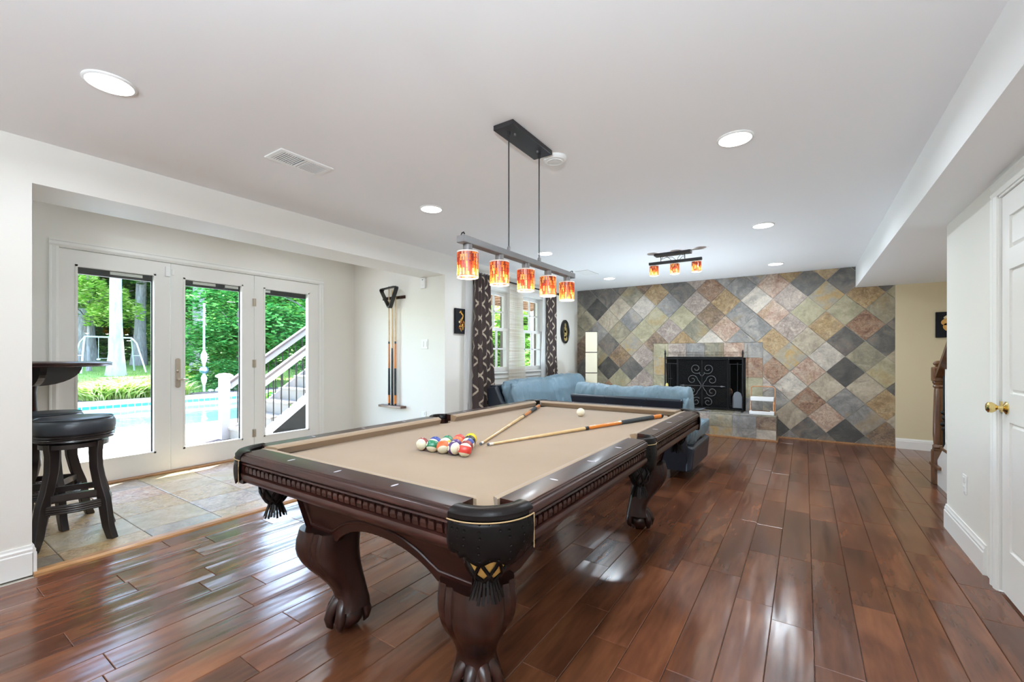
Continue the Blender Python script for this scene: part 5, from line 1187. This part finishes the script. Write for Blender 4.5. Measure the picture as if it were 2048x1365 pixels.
m = M(); m.lathe([(0.06,1.10),(0.05,1.0),(0.035,0.9),(0.05,0.6),(0.06,0.35),(0.04,0.25),(0.07,0.15)], (x,y,0), 28); obj('pedestal', m, mat_mahog, t, smooth=True)
for k_ in range(4):
    a = radians(5)+k_*pi/2; rot = Matrix.Translation((x,y,0)) @ Matrix.Rotation(a, 4, 'Z')
    m = M(); pr = [(0.04,1.098),(0.29,1.098)]+[(0.29-0.25*(1-cos(t_)), 1.098-0.15*sin(t_)) for t_ in [i*pi/16 for i in range(1,9)]]; m.prism(pr, 'y', -0.018, 0.018); m.xf(rot); obj('bracket', m, mat_stool, t)
    m = M(); m.tube([(0.03,0,0.20),(0.15,0,0.16),(0.28,0,0.06),(0.34,0,0.02)], [0.03,0.028,0.024,0.02], 10); m.xf(rot); obj('leg', m, mat_mahog, t, smooth=True)

# ================================================================== STAIRS ON THE RIGHT
nx_, ny_ = 1.022, 5.53
st = thing('indoor_staircase', 'white sided staircase with stained oak treads behind the right wall', 'staircase', (1.5, 5.2, 0))
for i in range(5):
    yf = 5.62-0.26*i; zt = 0.185*(i+1)
    m = M(); m.box(1.05, 2.34, yf-0.26, yf-0.02, 0, zt-0.028); obj('riser', m, mat_trim, st)
    m = M(); m.box(0.975 if i == 0 else 1.0, 2.34, yf-0.28, yf+0.015, zt-0.028, zt); obj('tread', m, mat_oak, st, bevel=0.006)
m = M(); m.prism([(5.62,0),(5.62,0.13),(5.36,0.31),(5.10,0.50),(4.84,0.68),(4.32,1.04),(4.32,0)], 'x', 1.005, 1.05); obj('side_stringer', m, mat_trim, st)
m = M(); m.box(nx_-0.045, nx_+0.045, ny_-0.045, ny_+0.045, 0.0, 0.305); m.box(nx_-0.038, nx_+0.038, ny_-0.038, ny_+0.038, 0.305, 0.325); np_ = obj('newel_post', m, mat_oak, st, bevel=0.004)
m = M(); m.lathe([(.034,.325),(.043,.335),(.043,.35),(.034,.362),(.036,.38),(.040,.45),(.038,.65),(.032,.86),(.030,.88),(.040,.89),(.040,.90),(.032,.91),(.042,.925),(.044,.94)], (nx_, ny_, 0), 24); obj('turned_shaft', m, mat_oak, np_, smooth=True)
m = M(); m.box(nx_-0.046, nx_+0.046, ny_-0.046, ny_+0.046, 0.94, 1.075); obj('post_head', m, mat_oak, np_, bevel=0.012)
m = M(); m.lathe([(.030,1.075),(.020,1.083),(.036,1.095),(.040,1.108),(.030,1.122),(.012,1.132),(.001,1.134)], (nx_, ny_, 0), 24); obj('post_cap', m, mat_oak, np_, smooth=True)
m = M(); hr = [(-.030,-.03),(.030,-.03),(.034,.0),(.026,.022),(.0,.032),(-.026,.022),(-.034,.0)]
m.loft([[(nx_+p, ny_-0.04, 1.0+q_) for p, q_ in hr], [(nx_+p, ny_-1.3, 1.0+0.93+q_) for p, q_ in hr]]); obj('handrail', m, mat_oak, st, smooth=True)
for i in range(6):
    y = ny_-0.16-i*0.13; m = M(); zb = 0.185*(1+int((5.62-y)/0.26)); zt = 0.97+(ny_-0.04-y)*0.74; m.lathe([(.014,zb),(.014,zb+0.15),(.010,zb+0.2),(.012,zt-0.2),(.012,zt)], (1.045, y, 0), 12); obj('baluster', m, mat_trim, st, smooth=True)
t = thing('wall_ornament', 'thin black rod with round knobs leaning beside the oak newel post', 'ornament', (1.06, 5.30, 0.37))
m = M(); m.tube([(1.045, 5.455, 0.315), (1.045, 5.455, 1.04)], [0.012, 0.009], 10); obj('rod', m, mat_iron, t, smooth=True)
m = M()
for z, dx, r in ((0.665,-0.012,0.016),(0.66,0.016,0.014),(0.62,0.0,0.022),(0.56,-0.014,0.017),(0.55,0.016,0.018),(0.52,0.0,0.022)): m.ell((1.045+dx, 5.445, z), (r,r,r*1.1), 12, 8)
m.box(1.035, 1.055, 5.44, 5.46, 0.42, 0.52); obj('knob_cluster', m, mat_iron, t, smooth=True)
# ================================================================== OUTSIDE
GZ = -0.12
def gz(x): return GZ+0.02+0.058*max(0.0, -x-16.8)
k = N('lawn_grass'); v = k.coord(); f = k.noise(v, 0.35, 4, 0.6); f2 = k.noise(v, 30, 3)
k.set(Base_Color=k.mix(0.35, k.ramp(f, [(0.35, srgb(78,118,40)), (0.65, srgb(126,158,66))]), k.ramp(f2, [(0.3, srgb(60,100,34)), (0.7, srgb(150,176,84))])), Roughness=0.9); k.bump(f2, 0.6, 0.05); mat_grass = k.m
k = N('pale_concrete'); v = k.coord(); f = k.noise(v, 6, 5, 0.6); k.set(Base_Color=k.ramp(f, [(0.3, srgb(198,192,182)), (0.7, srgb(222,218,210))]), Roughness=0.85); k.bump(k.noise(v, 90, 3), 0.3, 0.004); mat_conc = k.m
k = N('garden_mulch'); v = k.coord(); f = k.noise(v, 60, 4, 0.7); k.set(Base_Color=k.ramp(f, [(0.3, srgb(52,38,36)), (0.7, srgb(130,112,108))]), Roughness=0.95); k.bump(f, 1.0, 0.04); mat_mulch = k.m
k = N('fine_gravel'); v = k.coord(); f = k.noise(v, 120, 4, 0.7); k.set(Base_Color=k.ramp(f, [(0.35, srgb(70,70,74)), (0.65, srgb(176,172,168))]), Roughness=0.95); k.bump(f, 1.0, 0.02); mat_gravel = k.m
# lawn climbing away from the pool
m = M(); xs_ = [-16.75, -18, -20, -24, -30, -40, -60]; ys_ = [-26, -10, 0, 6, 12, 20, 34, 60]
m.v = [(x, y, gz(x)) for y in ys_ for x in xs_]; n_ = len(xs_)
m.f = [(j*n_+i, j*n_+i+1, (j+1)*n_+i+1, (j+1)*n_+i) for j in range(len(ys_)-1) for i in range(n_-1)]
m.box(-16.8, -3.7, 24, 60, -0.6, GZ+0.02)
lawn = struct('lawn', m, mat_grass)
# grass blades thick enough to be seen near the pool
g = M(); gr = random.Random(11)
for i in range(9000):
    x = -16.9-gr.random()**1.6*16; y = -x*gr.uniform(0.10, 0.62); z = gz(x); h = gr.uniform(0.05, 0.11); a = gr.uniform(0, pi); w = 0.012; dx, dy = w*cos(a), w*sin(a); lx, ly = gr.uniform(-0.04, 0.04), gr.uniform(-0.04, 0.04)
    g.add([(x-dx, y-dy, z), (x+dx, y+dy, z), (x+lx, y+ly, z+h)], [(0,1,2)])
o = obj('grass_blades', g, mat_grass, lawn); o['kind'] = 'stuff'
# patio with scored joints, gravel strip by the house, pool
PX0, PX1 = -15.6, -9.6
m = M(); m.box(PX1, -5.62, -12, 24, GZ-0.2, GZ); m.box(PX0-0.3, PX1, -12, -9, GZ-0.2, GZ); m.box(PX0-0.3, PX1, 20, 24, GZ-0.2, GZ); m.box(-5.62, -3.7, 4.05, 24, GZ-0.2, GZ); struct('patio_ground', m, mat_conc)
m = M(); m.box(-6.75, -5.5, -8, 3.0, GZ, GZ+0.015); o = obj('gravel_strip', m, mat_gravel); o['kind'] = 'structure'
m = M(); m.prism([(-6.9,2.35),(-7.4,2.55),(-7.7,3.0),(-7.8,3.6),(-7.3,3.9),(-7.0,3.4),(-6.8,3.0)], 'z', GZ, GZ+0.02); o = obj('mulch_patch', m, mat_mulch); o['kind'] = 'structure'
pool = thing('swimming_pool', 'large swimming pool with a blue waterline tile band beyond the patio', 'swimming pool', (-12.6, 5, GZ))
m = M(); pb = GZ-1.2
m.v = [(PX0,-9,GZ),(PX1,-9,GZ),(PX1,20,GZ),(PX0,20,GZ),(PX0+0.1,-8.9,pb),(PX1-0.1,-8.9,pb),(PX1-0.1,19.9,pb),(PX0+0.1,19.9,pb)]; m.f = [(0,1,5,4),(1,2,6,5),(2,3,7,6),(3,0,4,7),(4,5,6,7)]
obj('pool_basin', m, plain('pool_plaster', srgb(222,236,238), 0.7), pool)
kw = N('pool_water'); tr_ = kw.n('ShaderNodeBsdfTransparent'); tr_.inputs[0].default_value = (0.86, 0.97, 1.0, 1); gl = kw.n('ShaderNodeBsdfGlossy'); gl.inputs['Roughness'].default_value = 0.02
fr = kw.n('ShaderNodeFresnel'); fr.inputs[0].default_value = 1.33; mx = kw.n('ShaderNodeMixShader'); kw.l(fr.outputs[0], mx.inputs[0]); kw.l(tr_.outputs[0], mx.inputs[1]); kw.l(gl.outputs[0], mx.inputs[2]); kw.l(mx.outputs[0], kw.out.inputs[0])
bp = kw.n('ShaderNodeBump'); bp.inputs['Strength'].default_value = 0.15; bp.inputs['Distance'].default_value = 0.05; kw.l(kw.noise(kw.coord(), 2.5, 2), bp.inputs['Height']); kw.l(bp.outputs[0], gl.inputs['Normal']); kw.l(bp.outputs[0], fr.inputs['Normal'])
m = M(); m.add([(PX0,-9,GZ-0.2),(PX1,-9,GZ-0.2),(PX1,20,GZ-0.2),(PX0,20,GZ-0.2)], [(0,1,2,3)]); obj('water_surface', m, kw.m, pool)
m = M(); m.box(PX0-0.42, PX0, -9, 20, GZ-0.05, GZ+0.05); m.box(PX1, PX1+0.32, -9, 20, GZ-0.05, GZ+0.012); obj('coping', m, mat_conc, pool, bevel=0.012)
mt_tile = plain('turquoise_glazed_tile', srgb(30,150,178), 0.15, vary=0.25)
me_ = None
for i in range(90):
    y = 1.9+i*0.155
    if me_ is None: q = M(); q.box(PX0-0.0, PX0+0.012, -0.070, 0.070, -0.19, -0.058); me_ = mesh_of('pool_tile_mesh', q, mt_tile, False)
    o = bpy.data.objects.new('pool_tile', me_); COL.objects.link(o); o.location = (0, y, GZ); o.parent = pool; o.matrix_parent_inverse = Matrix.Translation(-Vector(pool.location))
m = M(); m.prism([(PX0-0.42,-9),(PX0-0.42,20),(-17.2,20),(-17.4,11),(-17.0,6.2),(-16.6,5.4),(-17.1,4.4),(-17.3,3.3),(-16.9,2.6),(-17.0,-9)], 'z', GZ-0.05, GZ+0.045); o = obj('mulch_bed', m, mat_mulch); o['kind'] = 'structure'

# ---- leaves: one flat-leaf cloud mesh per kind of crown, shared between trees
def leaf_mat(name, a, b, c):
    k = N(name); oi = k.n('ShaderNodeObjectInfo'); gm = k.n('ShaderNodeNewGeometry'); f = gm.outputs['Random Per Island']
    col = k.ramp(f, [(0.0, a), (0.55, b), (1.0, c)])
    d = k.n('ShaderNodeBsdfDiffuse'); t_ = k.n('ShaderNodeBsdfTranslucent'); k.l(col, d.inputs[0]); k.l(col, t_.inputs[0]); mx = k.n('ShaderNodeMixShader'); mx.inputs[0].default_value = 0.5
    k.l(d.outputs[0], mx.inputs[1]); k.l(t_.outputs[0], mx.inputs[2]); k.l(mx.outputs[0], k.out.inputs[0]); return k.m
LM = {'dark': leaf_mat('dark_green_leaf', srgb(32,80,30), srgb(58,120,46), srgb(112,168,70)), 'mid': leaf_mat('mid_green_leaf', srgb(56,116,36), srgb(106,172,56), srgb(184,214,96)),
      'lime': leaf_mat('lime_green_leaf', srgb(92,148,48), srgb(160,198,84), srgb(226,234,160)), 'blue': leaf_mat('blue_green_leaf', srgb(34,96,42), srgb(70,146,68), srgb(140,196,110)),
      'straw': leaf_mat('pale_grass_leaf', srgb(110,150,62), srgb(176,196,110), srgb(236,236,190))}
def crown(name, seed, n, size, shape, leaf, mat, droop=0.0, blobs=26):
    rg = random.Random(seed); vs = []; fs = []; B = []
    for _ in range(blobs):
        while True:
            p = (rg.uniform(-1,1), rg.uniform(-1,1), rg.uniform(-1,1))
            if p[0]**2+p[1]**2+p[2]**2 < 1: break
        B.append((p[0]*size[0]*0.8, p[1]*size[1]*0.8, p[2]*size[2]*0.8, rg.uniform(0.22, 0.42)*min(size)))
    for i in range(n):
        b = B[rg.randrange(blobs)]; th = rg.uniform(0, 2*pi); cz = rg.uniform(-0.6, 1); rr_ = b[3]*(0.75+0.35*rg.random()); s_ = sqrt(max(0, 1-cz*cz))
        x, y, z = b[0]+rr_*s_*cos(th), b[1]+rr_*s_*sin(th), b[2]+rr_*cz*0.8-droop*(rr_*s_)**2
        l = leaf*rg.uniform(0.6, 1.3); a = rg.uniform(0, 2*pi); t1 = rg.uniform(-0.7, 0.7); ux, uy, uz = cos(a)*l, sin(a)*l, sin(t1)*l*0.6; wx, wy, wz = -sin(a)*l*0.45, cos(a)*l*0.45, rg.uniform(-0.3, 0.3)*l
        k_ = len(vs); vs += [(x-ux, y-uy, z-uz), (x+wx, y+wy, z+wz), (x+ux, y+uy, z+uz), (x-wx, y-wy, z-wz)]; fs.append((k_, k_+1, k_+2, k_+3))
    me = bpy.data.meshes.new(name); me.from_pydata(vs, [], fs); me.materials.append(mat); me.update(); return me
CM = {'oak': crown('oak_crown_mesh', 1, 15000, (3.2,3.2,2.6), 0, 0.15, LM['mid'], blobs=40), 'dark': crown('dark_crown_mesh', 2, 15000, (3.0,3.0,3.6), 0, 0.15, LM['dark'], blobs=44),
      'lime': crown('lime_crown_mesh', 3, 9000, (2.6,2.6,1.7), 0, 0.12, LM['lime'], blobs=34), 'blue': crown('blue_crown_mesh', 4, 14000, (2.2,2.2,2.4), 0, 0.10, LM['blue'], blobs=40),
      'bush': crown('bush_crown_mesh', 5, 5000, (1.5,1.5,1.0), 0, 0.09, LM['mid'], blobs=20)}
kt = N('grey_tree_bark'); v = kt.coord(scale=(6,6,1.2)); f = kt.noise(v, 2, 5, 0.65, 0.5); kt.set(Base_Color=kt.ramp(f, [(0.3, srgb(96,90,90)), (0.7, srgb(146,142,144))]), Roughness=0.95); kt.bump(f, 0.9, 0.05); mat_trunk = kt.m
kt = N('pale_smooth_bark'); v = kt.coord(scale=(3,3,1)); f = kt.noise(v, 2, 5, 0.6); kt.set(Base_Color=kt.ramp(f, [(0.3, srgb(128,130,138)), (0.7, srgb(170,168,172))]), Roughness=0.9); kt.bump(f, 0.5, 0.03); mat_pale = kt.m
def tree(name, label, x, y, h, r, kind, sc, cz, group='trees behind the pool', bark=None, lean=0.0, sz=None):
    z = gz(x)-0.05; t = thing(name, label, 'tree', (x, y, z), group); m = M(); n = 10
    P = [(x+lean*(i/n)**1.2+0.05*sin(i*1.3), y+lean*(i/n), z+h*i/n) for i in range(n+1)]
    m.tube(P, [r*(1.55 if i == 0 else (1.12 if i == 1 else 1.0-0.35*i/n)) for i in range(n+1)], 14)
    tr = obj('trunk', m, bark or mat_trunk, t, smooth=True)
    for i in range(4):
        a = 1.57*i+x; b = P[6+i % 3]; q = M(); q.tube([b, (b[0]+0.7*cos(a), b[1]+0.7*sin(a), b[2]+0.6), (b[0]+1.7*cos(a), b[1]+1.7*sin(a), b[2]+1.0)], [r*0.4, r*0.28, r*0.1], 8); obj('branch', q, bark or mat_trunk, t, smooth=True)
    o = bpy.data.objects.new('crown', CM[kind]); COL.objects.link(o); o.parent = t; o.location = (lean*0.8, lean*0.7, cz); s = sz or (sc, sc, sc); o.scale = s; o.rotation_euler = (0, 0, x*1.7+y)
    return t
tree('tree', 'pale smooth trunked tree on the lawn seen through the left door pane', -24.0, 6.0, 9.5, 0.235, 'oak', 1.1, 8.5, bark=mat_pale, group=None)
tree('tree', 'grey trunked leaning tree just behind the pale trunk', -29.5, 8.3, 11, 0.26, 'oak', 1.2, 8.6, group=None, lean=0.25)
tree('tree', 'thick old trunk near the left end of the swing set', -29.5, 6.15, 11, 0.42, 'oak', 1.3, 8.3, group=None)
tree('tree', 'grey trunked tree at the upper left of the middle door pane', -24.0, 9.05, 10, 0.30, 'dark', 1.0, 8.9, group=None)
tree('tree', 'bright leaved young tree spreading before the pale trunk', -26.5, 5.7, 3.6, 0.07, 'lime', 0.86, 3.4, group=None)
tree('tree', 'feathery blue-green tree filling the middle door pane', -19.6, 8.8, 3.0, 0.08, 'blue', 1.0, 2.3, group=None)
tree('tree', 'broad mid-green tree behind the outdoor stairs', -17.6, 11.0, 3.6, 0.12, 'blue', 1.3, 2.9, group=None)
tree('tree', 'dark tree past the end of the outdoor stairs', -15.5, 13.6, 4, 0.12, 'oak', 1.05, 3.0, group=None)
tr_i = 0
for x, y, kind, sc, cz in ((-35, 5.5, 'dark', 1.5, 4.2), (-37, 8.8, 'dark', 1.6, 3.9), (-34, 11.5, 'dark', 1.5, 3.2), (-31, 13.2, 'oak', 1.3, 3.0), (-28, 14.6, 'dark', 1.3, 3.3), (-25, 16.2, 'oak', 1.3, 3.4), (-41, 9.5, 'dark', 2.0, 9.0), (-38, 14.0, 'oak', 1.9, 8.5), (-27, 20.5, 'oak', 1.7, 6.5), (-15, 19.5, 'oak', 1.5, 4.0), (-9.3, 15.5, 'lime', 1.3, 2.4), (-7.3, 13.9, 'lime', 0.9, 1.5), (-12.5, 17.0, 'oak', 1.0, 2.4), (-31, 11.0, 'oak', 0.9, 2.2), (-33, 7.0, 'dark', 1.1, 6.3), (-29.5, 10.6, 'dark', 1.1, 6.3)):
    tree('tree', 'dense leafy woodland tree beyond the lawn', x, y, cz+2, 0.18, kind, sc, cz)
def bush(label, x, y, s, kind='bush', sz=None, name='shrub', group=None):
    t = thing(name, label, 'shrub', (x, y, gz(x) if x < -16.8 else GZ), group); o = bpy.data.objects.new('foliage', CM[kind]); COL.objects.link(o); o.parent = t; o.scale = sz or (s, s, s); o.location = (0, 0, 0.55*(sz[2] if sz else s)); o.rotation_euler = (0, 0, x+y*2)
    m = M()
    for i in range(5): a = i*1.3; m.tube([(x, y, t.location.z-0.02), (x+0.3*s*cos(a), y+0.3*s*sin(a), t.location.z+0.5*s)], 0.012, 6)
    obj('stem', m, mat_trunk, t); return t
bush('low dark hedge shrub at the foot of the far woods, left', -33, 10.9, 1.3, sz=(1.5,1.5,0.8)); bush('round leafy shrub right of the swing set', -27.5, 9.7, 0.8); bush('dark shrub under the feathery tree', -20.5, 8.2, 0.8, sz=(1.0,1.0,0.55))
bush('low clipped shrub under the outdoor stairs', -9.2, 5.6, 0.5, sz=(0.7,0.7,0.45)); bush('drooping pale shrub left of the stair newel', -17.8, 7.6, 0.75, 'blue', sz=(0.55,0.55,0.36))
# tall leafy clumps at the pool edge
def clump(label, x, y, w, h, n, seed):
    t = thing('ornamental_grass', label, 'plant', (x, y, GZ), 'leafy clumps at the far pool edge'); rg = random.Random(seed); vs = []; fs = []
    for i in range(n):
        a = rg.uniform(0, 2*pi); r0 = rg.uniform(0, w*0.5); bx, by = x+r0*cos(a), y+r0*sin(a)*1.0; l = h*rg.uniform(0.35, 0.85); sp = rg.uniform(0.25, 0.95)*h; da = rg.uniform(-1, 1)+a; w_ = 0.018; dx, dy = -sin(da)*w_, cos(da)*w_; k_ = len(vs)
        for f, g_ in ((0, 0.6), (0.4, 1.0), (0.75, 0.9)): vs += [(bx+cos(da)*sp*f*f-dx*g_, by+sin(da)*sp*f*f-dy*g_, GZ+l*(f-0.15*f*f)), (bx+cos(da)*sp*f*f+dx*g_, by+sin(da)*sp*f*f+dy*g_, GZ+l*(f-0.15*f*f))]
        vs.append((bx+cos(da)*sp*1.15, by+sin(da)*sp*1.15, GZ+l*0.80)); fs += [(k_,k_+1,k_+3,k_+2), (k_+2,k_+3,k_+5,k_+4), (k_+4,k_+5,k_+6)]
    me = bpy.data.meshes.new('blades'); me.from_pydata(vs, [], fs); me.materials.append(LM['straw'] if seed % 2 else LM['lime']); o = bpy.data.objects.new('foliage', me); place(o, t)
    if w > 0.6: c_ = bpy.data.objects.new('leaf_mass', CM['lime']); COL.objects.link(c_); c_.parent = t; c_.scale = (0.16, 0.19, 0.19); c_.location = (0, 0, 0.30); c_.rotation_euler = (0, 0, seed)
for i, (x, y, w, h) in enumerate(((-16.45,3.75,0.75,0.85),(-16.5,4.3,0.8,0.95),(-16.6,4.85,0.8,0.9),(-16.3,5.25,0.5,0.65))): clump(('first','second','third','fourth')[i]+' pale leafy clump along the pool edge, counted from the left pane side', x, y, w, h, 560, i*2+1)
clump('small pale clump left of the glass ornament pole', -16.4, 5.62, 0.5, 0.75, 260, 9)
# swing set
mat_pole = plain('weathered_steel_pole', srgb(196,200,206), 0.4, 0.4)
t = thing('swing_set', 'metal A-frame swing set standing on the lawn', 'swing set', (-26, 7, gz(-26)))
sw = [(-25.6, 5.39), (-25.4, 6.88)]; top = 1.56
for s, (x, y) in enumerate(sw):
    z0 = gz(x); e_ = -0.28 if s == 0 else 0.32
    for dx in (-0.75, 0.75): m = M(); m.tube([(x, y, z0+top), (x+dx*0.4, y+e_*0.35, z0+top-0.25), (x+dx, y+e_, z0)], 0.032, 8); obj('leg', m, mat_pole, t, smooth=True)
    m = M(); m.tube([(x-0.42, y+e_*0.6, z0+0.75), (x+0.42, y+e_*0.6, z0+0.75)], 0.02, 6); obj('brace', m, mat_pole, t)
m = M(); m.tube([(sw[0][0], sw[0][1], gz(-25.6)+top), (sw[1][0], sw[1][1], gz(-25.2)+top)], 0.035, 8); obj('top_bar', m, mat_pole, t, smooth=True)
m = M(); fx0, fy0 = -25.5, 6.1
for yy in (5.80, 6.12): m.tube([(fx0, yy, gz(fx0)+top), (fx0, yy, gz(fx0)+0.62)], 0.008, 6)
obj('chain', m, mat_pole, t); m = M(); m.tube([(fx0, 5.78, gz(fx0)+0.62), (fx0, 6.3, gz(fx0)+0.62)], 0.012, 6); m.ell((fx0, 5.8, gz(fx0)+0.58), (0.07,0.07,0.05)); m.ell((fx0, 6.28, gz(fx0)+0.58), (0.07,0.07,0.05)); obj('trapeze_bar', m, mat_pole, t, smooth=True)
# garden pole with glass ornaments
t = thing('garden_pole', 'slim white pole with a blue glass ball ornament by the pool', 'garden pole', (-17.1, 6.55, GZ)); x, y = -17.1, 6.58
m = M(); m.tube([(x, y, GZ), (x, y, 2.95)], [0.035, 0.028], 10); obj('pole', m, mat_plastic, t, smooth=True)
m = M(); m.lathe([(0.03,1.35),(0.09,1.20),(0.10,1.10),(0.04,0.85),(0.04,0.80)], (x,y,0), 16); m.lathe([(0.04,0.52),(0.09,0.40),(0.07,0.25),(0.03,0.12)], (x,y,0), 16); obj('spindle_ornament', m, mat_plastic, t, smooth=True)
m = M(); m.ell((x, y, 0.66), (0.14,0.14,0.14), 20, 12); obj('glass_ball', m, plain('blue_mirror_ball', srgb(150,180,210), 0.08, 0.8), t, smooth=True)
for i, (x, y, h) in enumerate(((-16.35,3.18,0.34),(-16.25,5.2,0.42),(-16.3,7.15,0.46))):
    t = thing('path_light', 'small dark stake light in the mulch, %s along the pool edge' % ('first', 'second', 'third')[i], 'garden light', (x, y, GZ+0.04)); m = M(); m.tube([(x, y, GZ+0.04), (x, y, GZ+h)], 0.014, 8); obj('stake', m, mat_iron, t); m = M(); m.lathe([(0.05,0),(0.05,0.02),(0.02,0.07),(0.001,0.08)], (x,y,GZ+h), 14); obj('hood', m, mat_iron, t, smooth=True)
rg = random.Random(4)
for i in range(9):
    x, y, s = -16.9-rg.random()*0.5, 6.75+i*0.19, rg.uniform(0.10, 0.2); t = thing('garden_rock', 'pale stone in the rock row right of the ornament pole', 'rock', (x, y, GZ+0.03), 'pale rocks beside the ornament pole'); m = M(); m.ell((x, y, GZ+0.03+s*0.35), (s, s*0.8, s*0.5), 9, 6); m.v = [(p[0]+rg.uniform(-.1,.1)*s, p[1]+rg.uniform(-.1,.1)*s, p[2]) for p in m.v]; obj('stone', m, mat_conc, t)

mat_outwhite = plain('outdoor_white_paint', srgb(178,176,180), 0.5)
mat_stair_shade = plain('stair_shadow_board', srgb(26,24,22), 0.9)
# ---- outdoor stairs up to the deck
ST = thing('outdoor_staircase', 'outdoor staircase with grey treads, white rails and black balusters', 'staircase', (-7.0, 4, GZ))
mat_comp = plain('grey_composite_board', srgb(128,120,112), 0.7, bump=0.2, bscale=40, vary=0.12); mat_cap = plain('brown_rail_cap', srgb(104,92,92), 0.6)
xi, xo = -6.56, -7.40; y_s, run, rise = 3.16, 0.262, 0.19
for i in range(13):
    y = y_s+run*i; z = GZ+rise*(i+1)
    m = M(); m.box(xo+0.03, xi-0.03, y-0.02, y+run+0.01, z-0.03, z); obj('tread', m, mat_comp, ST, bevel=0.004)
    m = M(); m.box(xo+0.05, xi-0.05, y+0.004, y+0.022, z-rise, z-0.03); obj('riser', m, mat_comp, ST)
sl = rise/run
def zat(y): return GZ+rise+sl*(y-y_s)
for x in (xi, xo):
    m = M(); y0, y1 = y_s-0.02, 6.4; m.prism([(y0, zat(y0)-0.21), (y0, zat(y0)-0.06), (y1, zat(y1)-0.06), (y1, zat(y1)-0.21)], 'x', x-0.022, x+0.022); obj('stringer', m, mat_outwhite, ST)
    y0 = y_s+0.05
    m = M(); m.prism([(y0, zat(y0)+0.555), (y0, zat(y0)+0.645), (y1, zat(y1)+0.645), (y1, zat(y1)+0.555)], 'x', x-0.028, x+0.028); obj('top_rail', m, mat_outwhite, ST)
    m = M(); m.prism([(y0-0.02, zat(y0)+0.64), (y0-0.02, zat(y0)+0.68), (y1, zat(y1)+0.69), (y1, zat(y1)+0.65)], 'x', x-0.05, x+0.05); obj('rail_cap', m, mat_cap, ST)
    y = y0+0.1
    while y < 6.35:
        m = M(); m.tube([(x, y, zat(y)-0.08), (x, y, zat(y)+0.57)], 0.0095, 6); obj('baluster', m, mat_iron, ST); y += 0.118
    m = M(); m.box(x-0.06, x+0.06, y_s-0.10, y_s+0.02, GZ, 0.84); nw = obj('newel', m, mat_outwhite, ST, bevel=0.005); m = M(); m.loft([[(x-a, y_s-0.04-a, z), (x+a, y_s-0.04-a, z), (x+a, y_s-0.04+a, z), (x-a, y_s-0.04+a, z)] for a, z in ((0.062,0.83),(0.09,0.85),(0.09,0.872),(0.05,0.90),(0.001,0.905))]); obj('newel_cap', m, mat_outwhite, nw)
m = M(); m.prism([(y_s+0.3, GZ), (y_s+0.3, zat(y_s+0.3)-0.24), (5.4, zat(5.4)-0.30), (6.3, zat(6.3)-0.32), (6.3, zat(6.3)-0.8), (4.35, GZ)], 'x', xi-0.07, xi-0.04); obj('stair_shade_sheet', m, mat_stair_shade, ST)  # dark sheet standing in for the shade under the stairs
# raised deck over the windows, with joists
dk = thing('raised_deck', 'raised wooden deck overhead outside the windows', 'deck', (-5.2, 8, 2.6))
mat_joist = wood_mat('weathered_joist', srgb(86,64,50), srgb(128,98,76), srgb(160,128,100), 0.7, grain=(3,12,12), coat=0.0)
for i in range(16):
    y = 4.2+i*0.42; m = M(); m.box(-6.3, -3.88, y, y+0.045, 2.42, 2.62); obj('joist', m, mat_joist, dk)
m = M(); m.box(-6.36, -6.3, 4.12, 10.9, 2.40, 2.64); obj('beam', m, mat_joist, dk)
for i in range(44): y = 4.12+i*0.152; m = M(); m.box(-6.38, -3.88, y, y+0.145, 2.622, 2.65); obj('deck_board', m, mat_comp, dk)
for x, y in ((-6.3, 10.5),): m = M(); m.box(x-0.07, x+0.07, y-0.07, y+0.07, GZ, 2.42); obj('deck_post', m, mat_outwhite, dk)
# outdoor furniture seen in the far window
t = thing('patio_umbrella', 'folded turquoise patio umbrella outside the far window', 'umbrella', (-6.6, 11.6, GZ)); m = M(); m.tube([(-6.6, 11.6, GZ), (-6.6, 11.6, 2.5)], 0.02, 8); obj('pole', m, mat_outwhite, t)
m = M(); m.lathe([(0.03,2.4),(0.16,1.95),(0.20,1.5),(0.12,1.2)], (-6.6,11.6,0), 12); obj('canopy', m, plain('turquoise_canvas', srgb(60,170,190), 0.8), t, smooth=True)
t = thing('patio_chair', 'white metal patio chair outside the far window', 'chair', (-6.3, 10.7, GZ)); m = M()
m.box(-6.55, -6.05, 10.45, 10.95, GZ+0.42, GZ+0.45); obj('seat', m, mat_outwhite, t)
for dx in (-0.22, 0.22):
    for dy in (-0.22, 0.22): m = M(); m.tube([(-6.3+dx, 10.7+dy, GZ), (-6.3+dx, 10.7+dy, GZ+0.42)], 0.014, 8); obj('leg', m, mat_outwhite, t)
m = M()
for i in range(7): m.tube([(-6.52+i*0.073, 10.94, GZ+0.44), (-6.52+i*0.073, 10.99, GZ+0.95)], 0.009, 6)
m.tube([(-6.53, 10.99, GZ+0.95), (-6.07, 10.99, GZ+0.95)], 0.014, 8); obj('backrest', m, mat_outwhite, t)
# house wall above the doors, so daylight only enters through the glass
m = M(); m.box(-5.52, -5.48, -3.2, 4.1, -0.2, 0.0); m.box(-5.6, -3.71, -3.2, 4.08, 2.6, 3.4); m.box(-6.2, -5.6, -3.2, 4.08, 2.6, 2.8); struct('wall_storey_sun_overhang', m, plain('grey_siding', srgb(170,170,168), 0.7))  # last box: unseen overhang added to keep sun off the alcove floor
m = M(); m.box(-3.7, 3.2, -3.2, 7.7, 2.56, 3.4); struct('roof_slab', m, plain('grey_siding', srgb(170,170,168), 0.7))
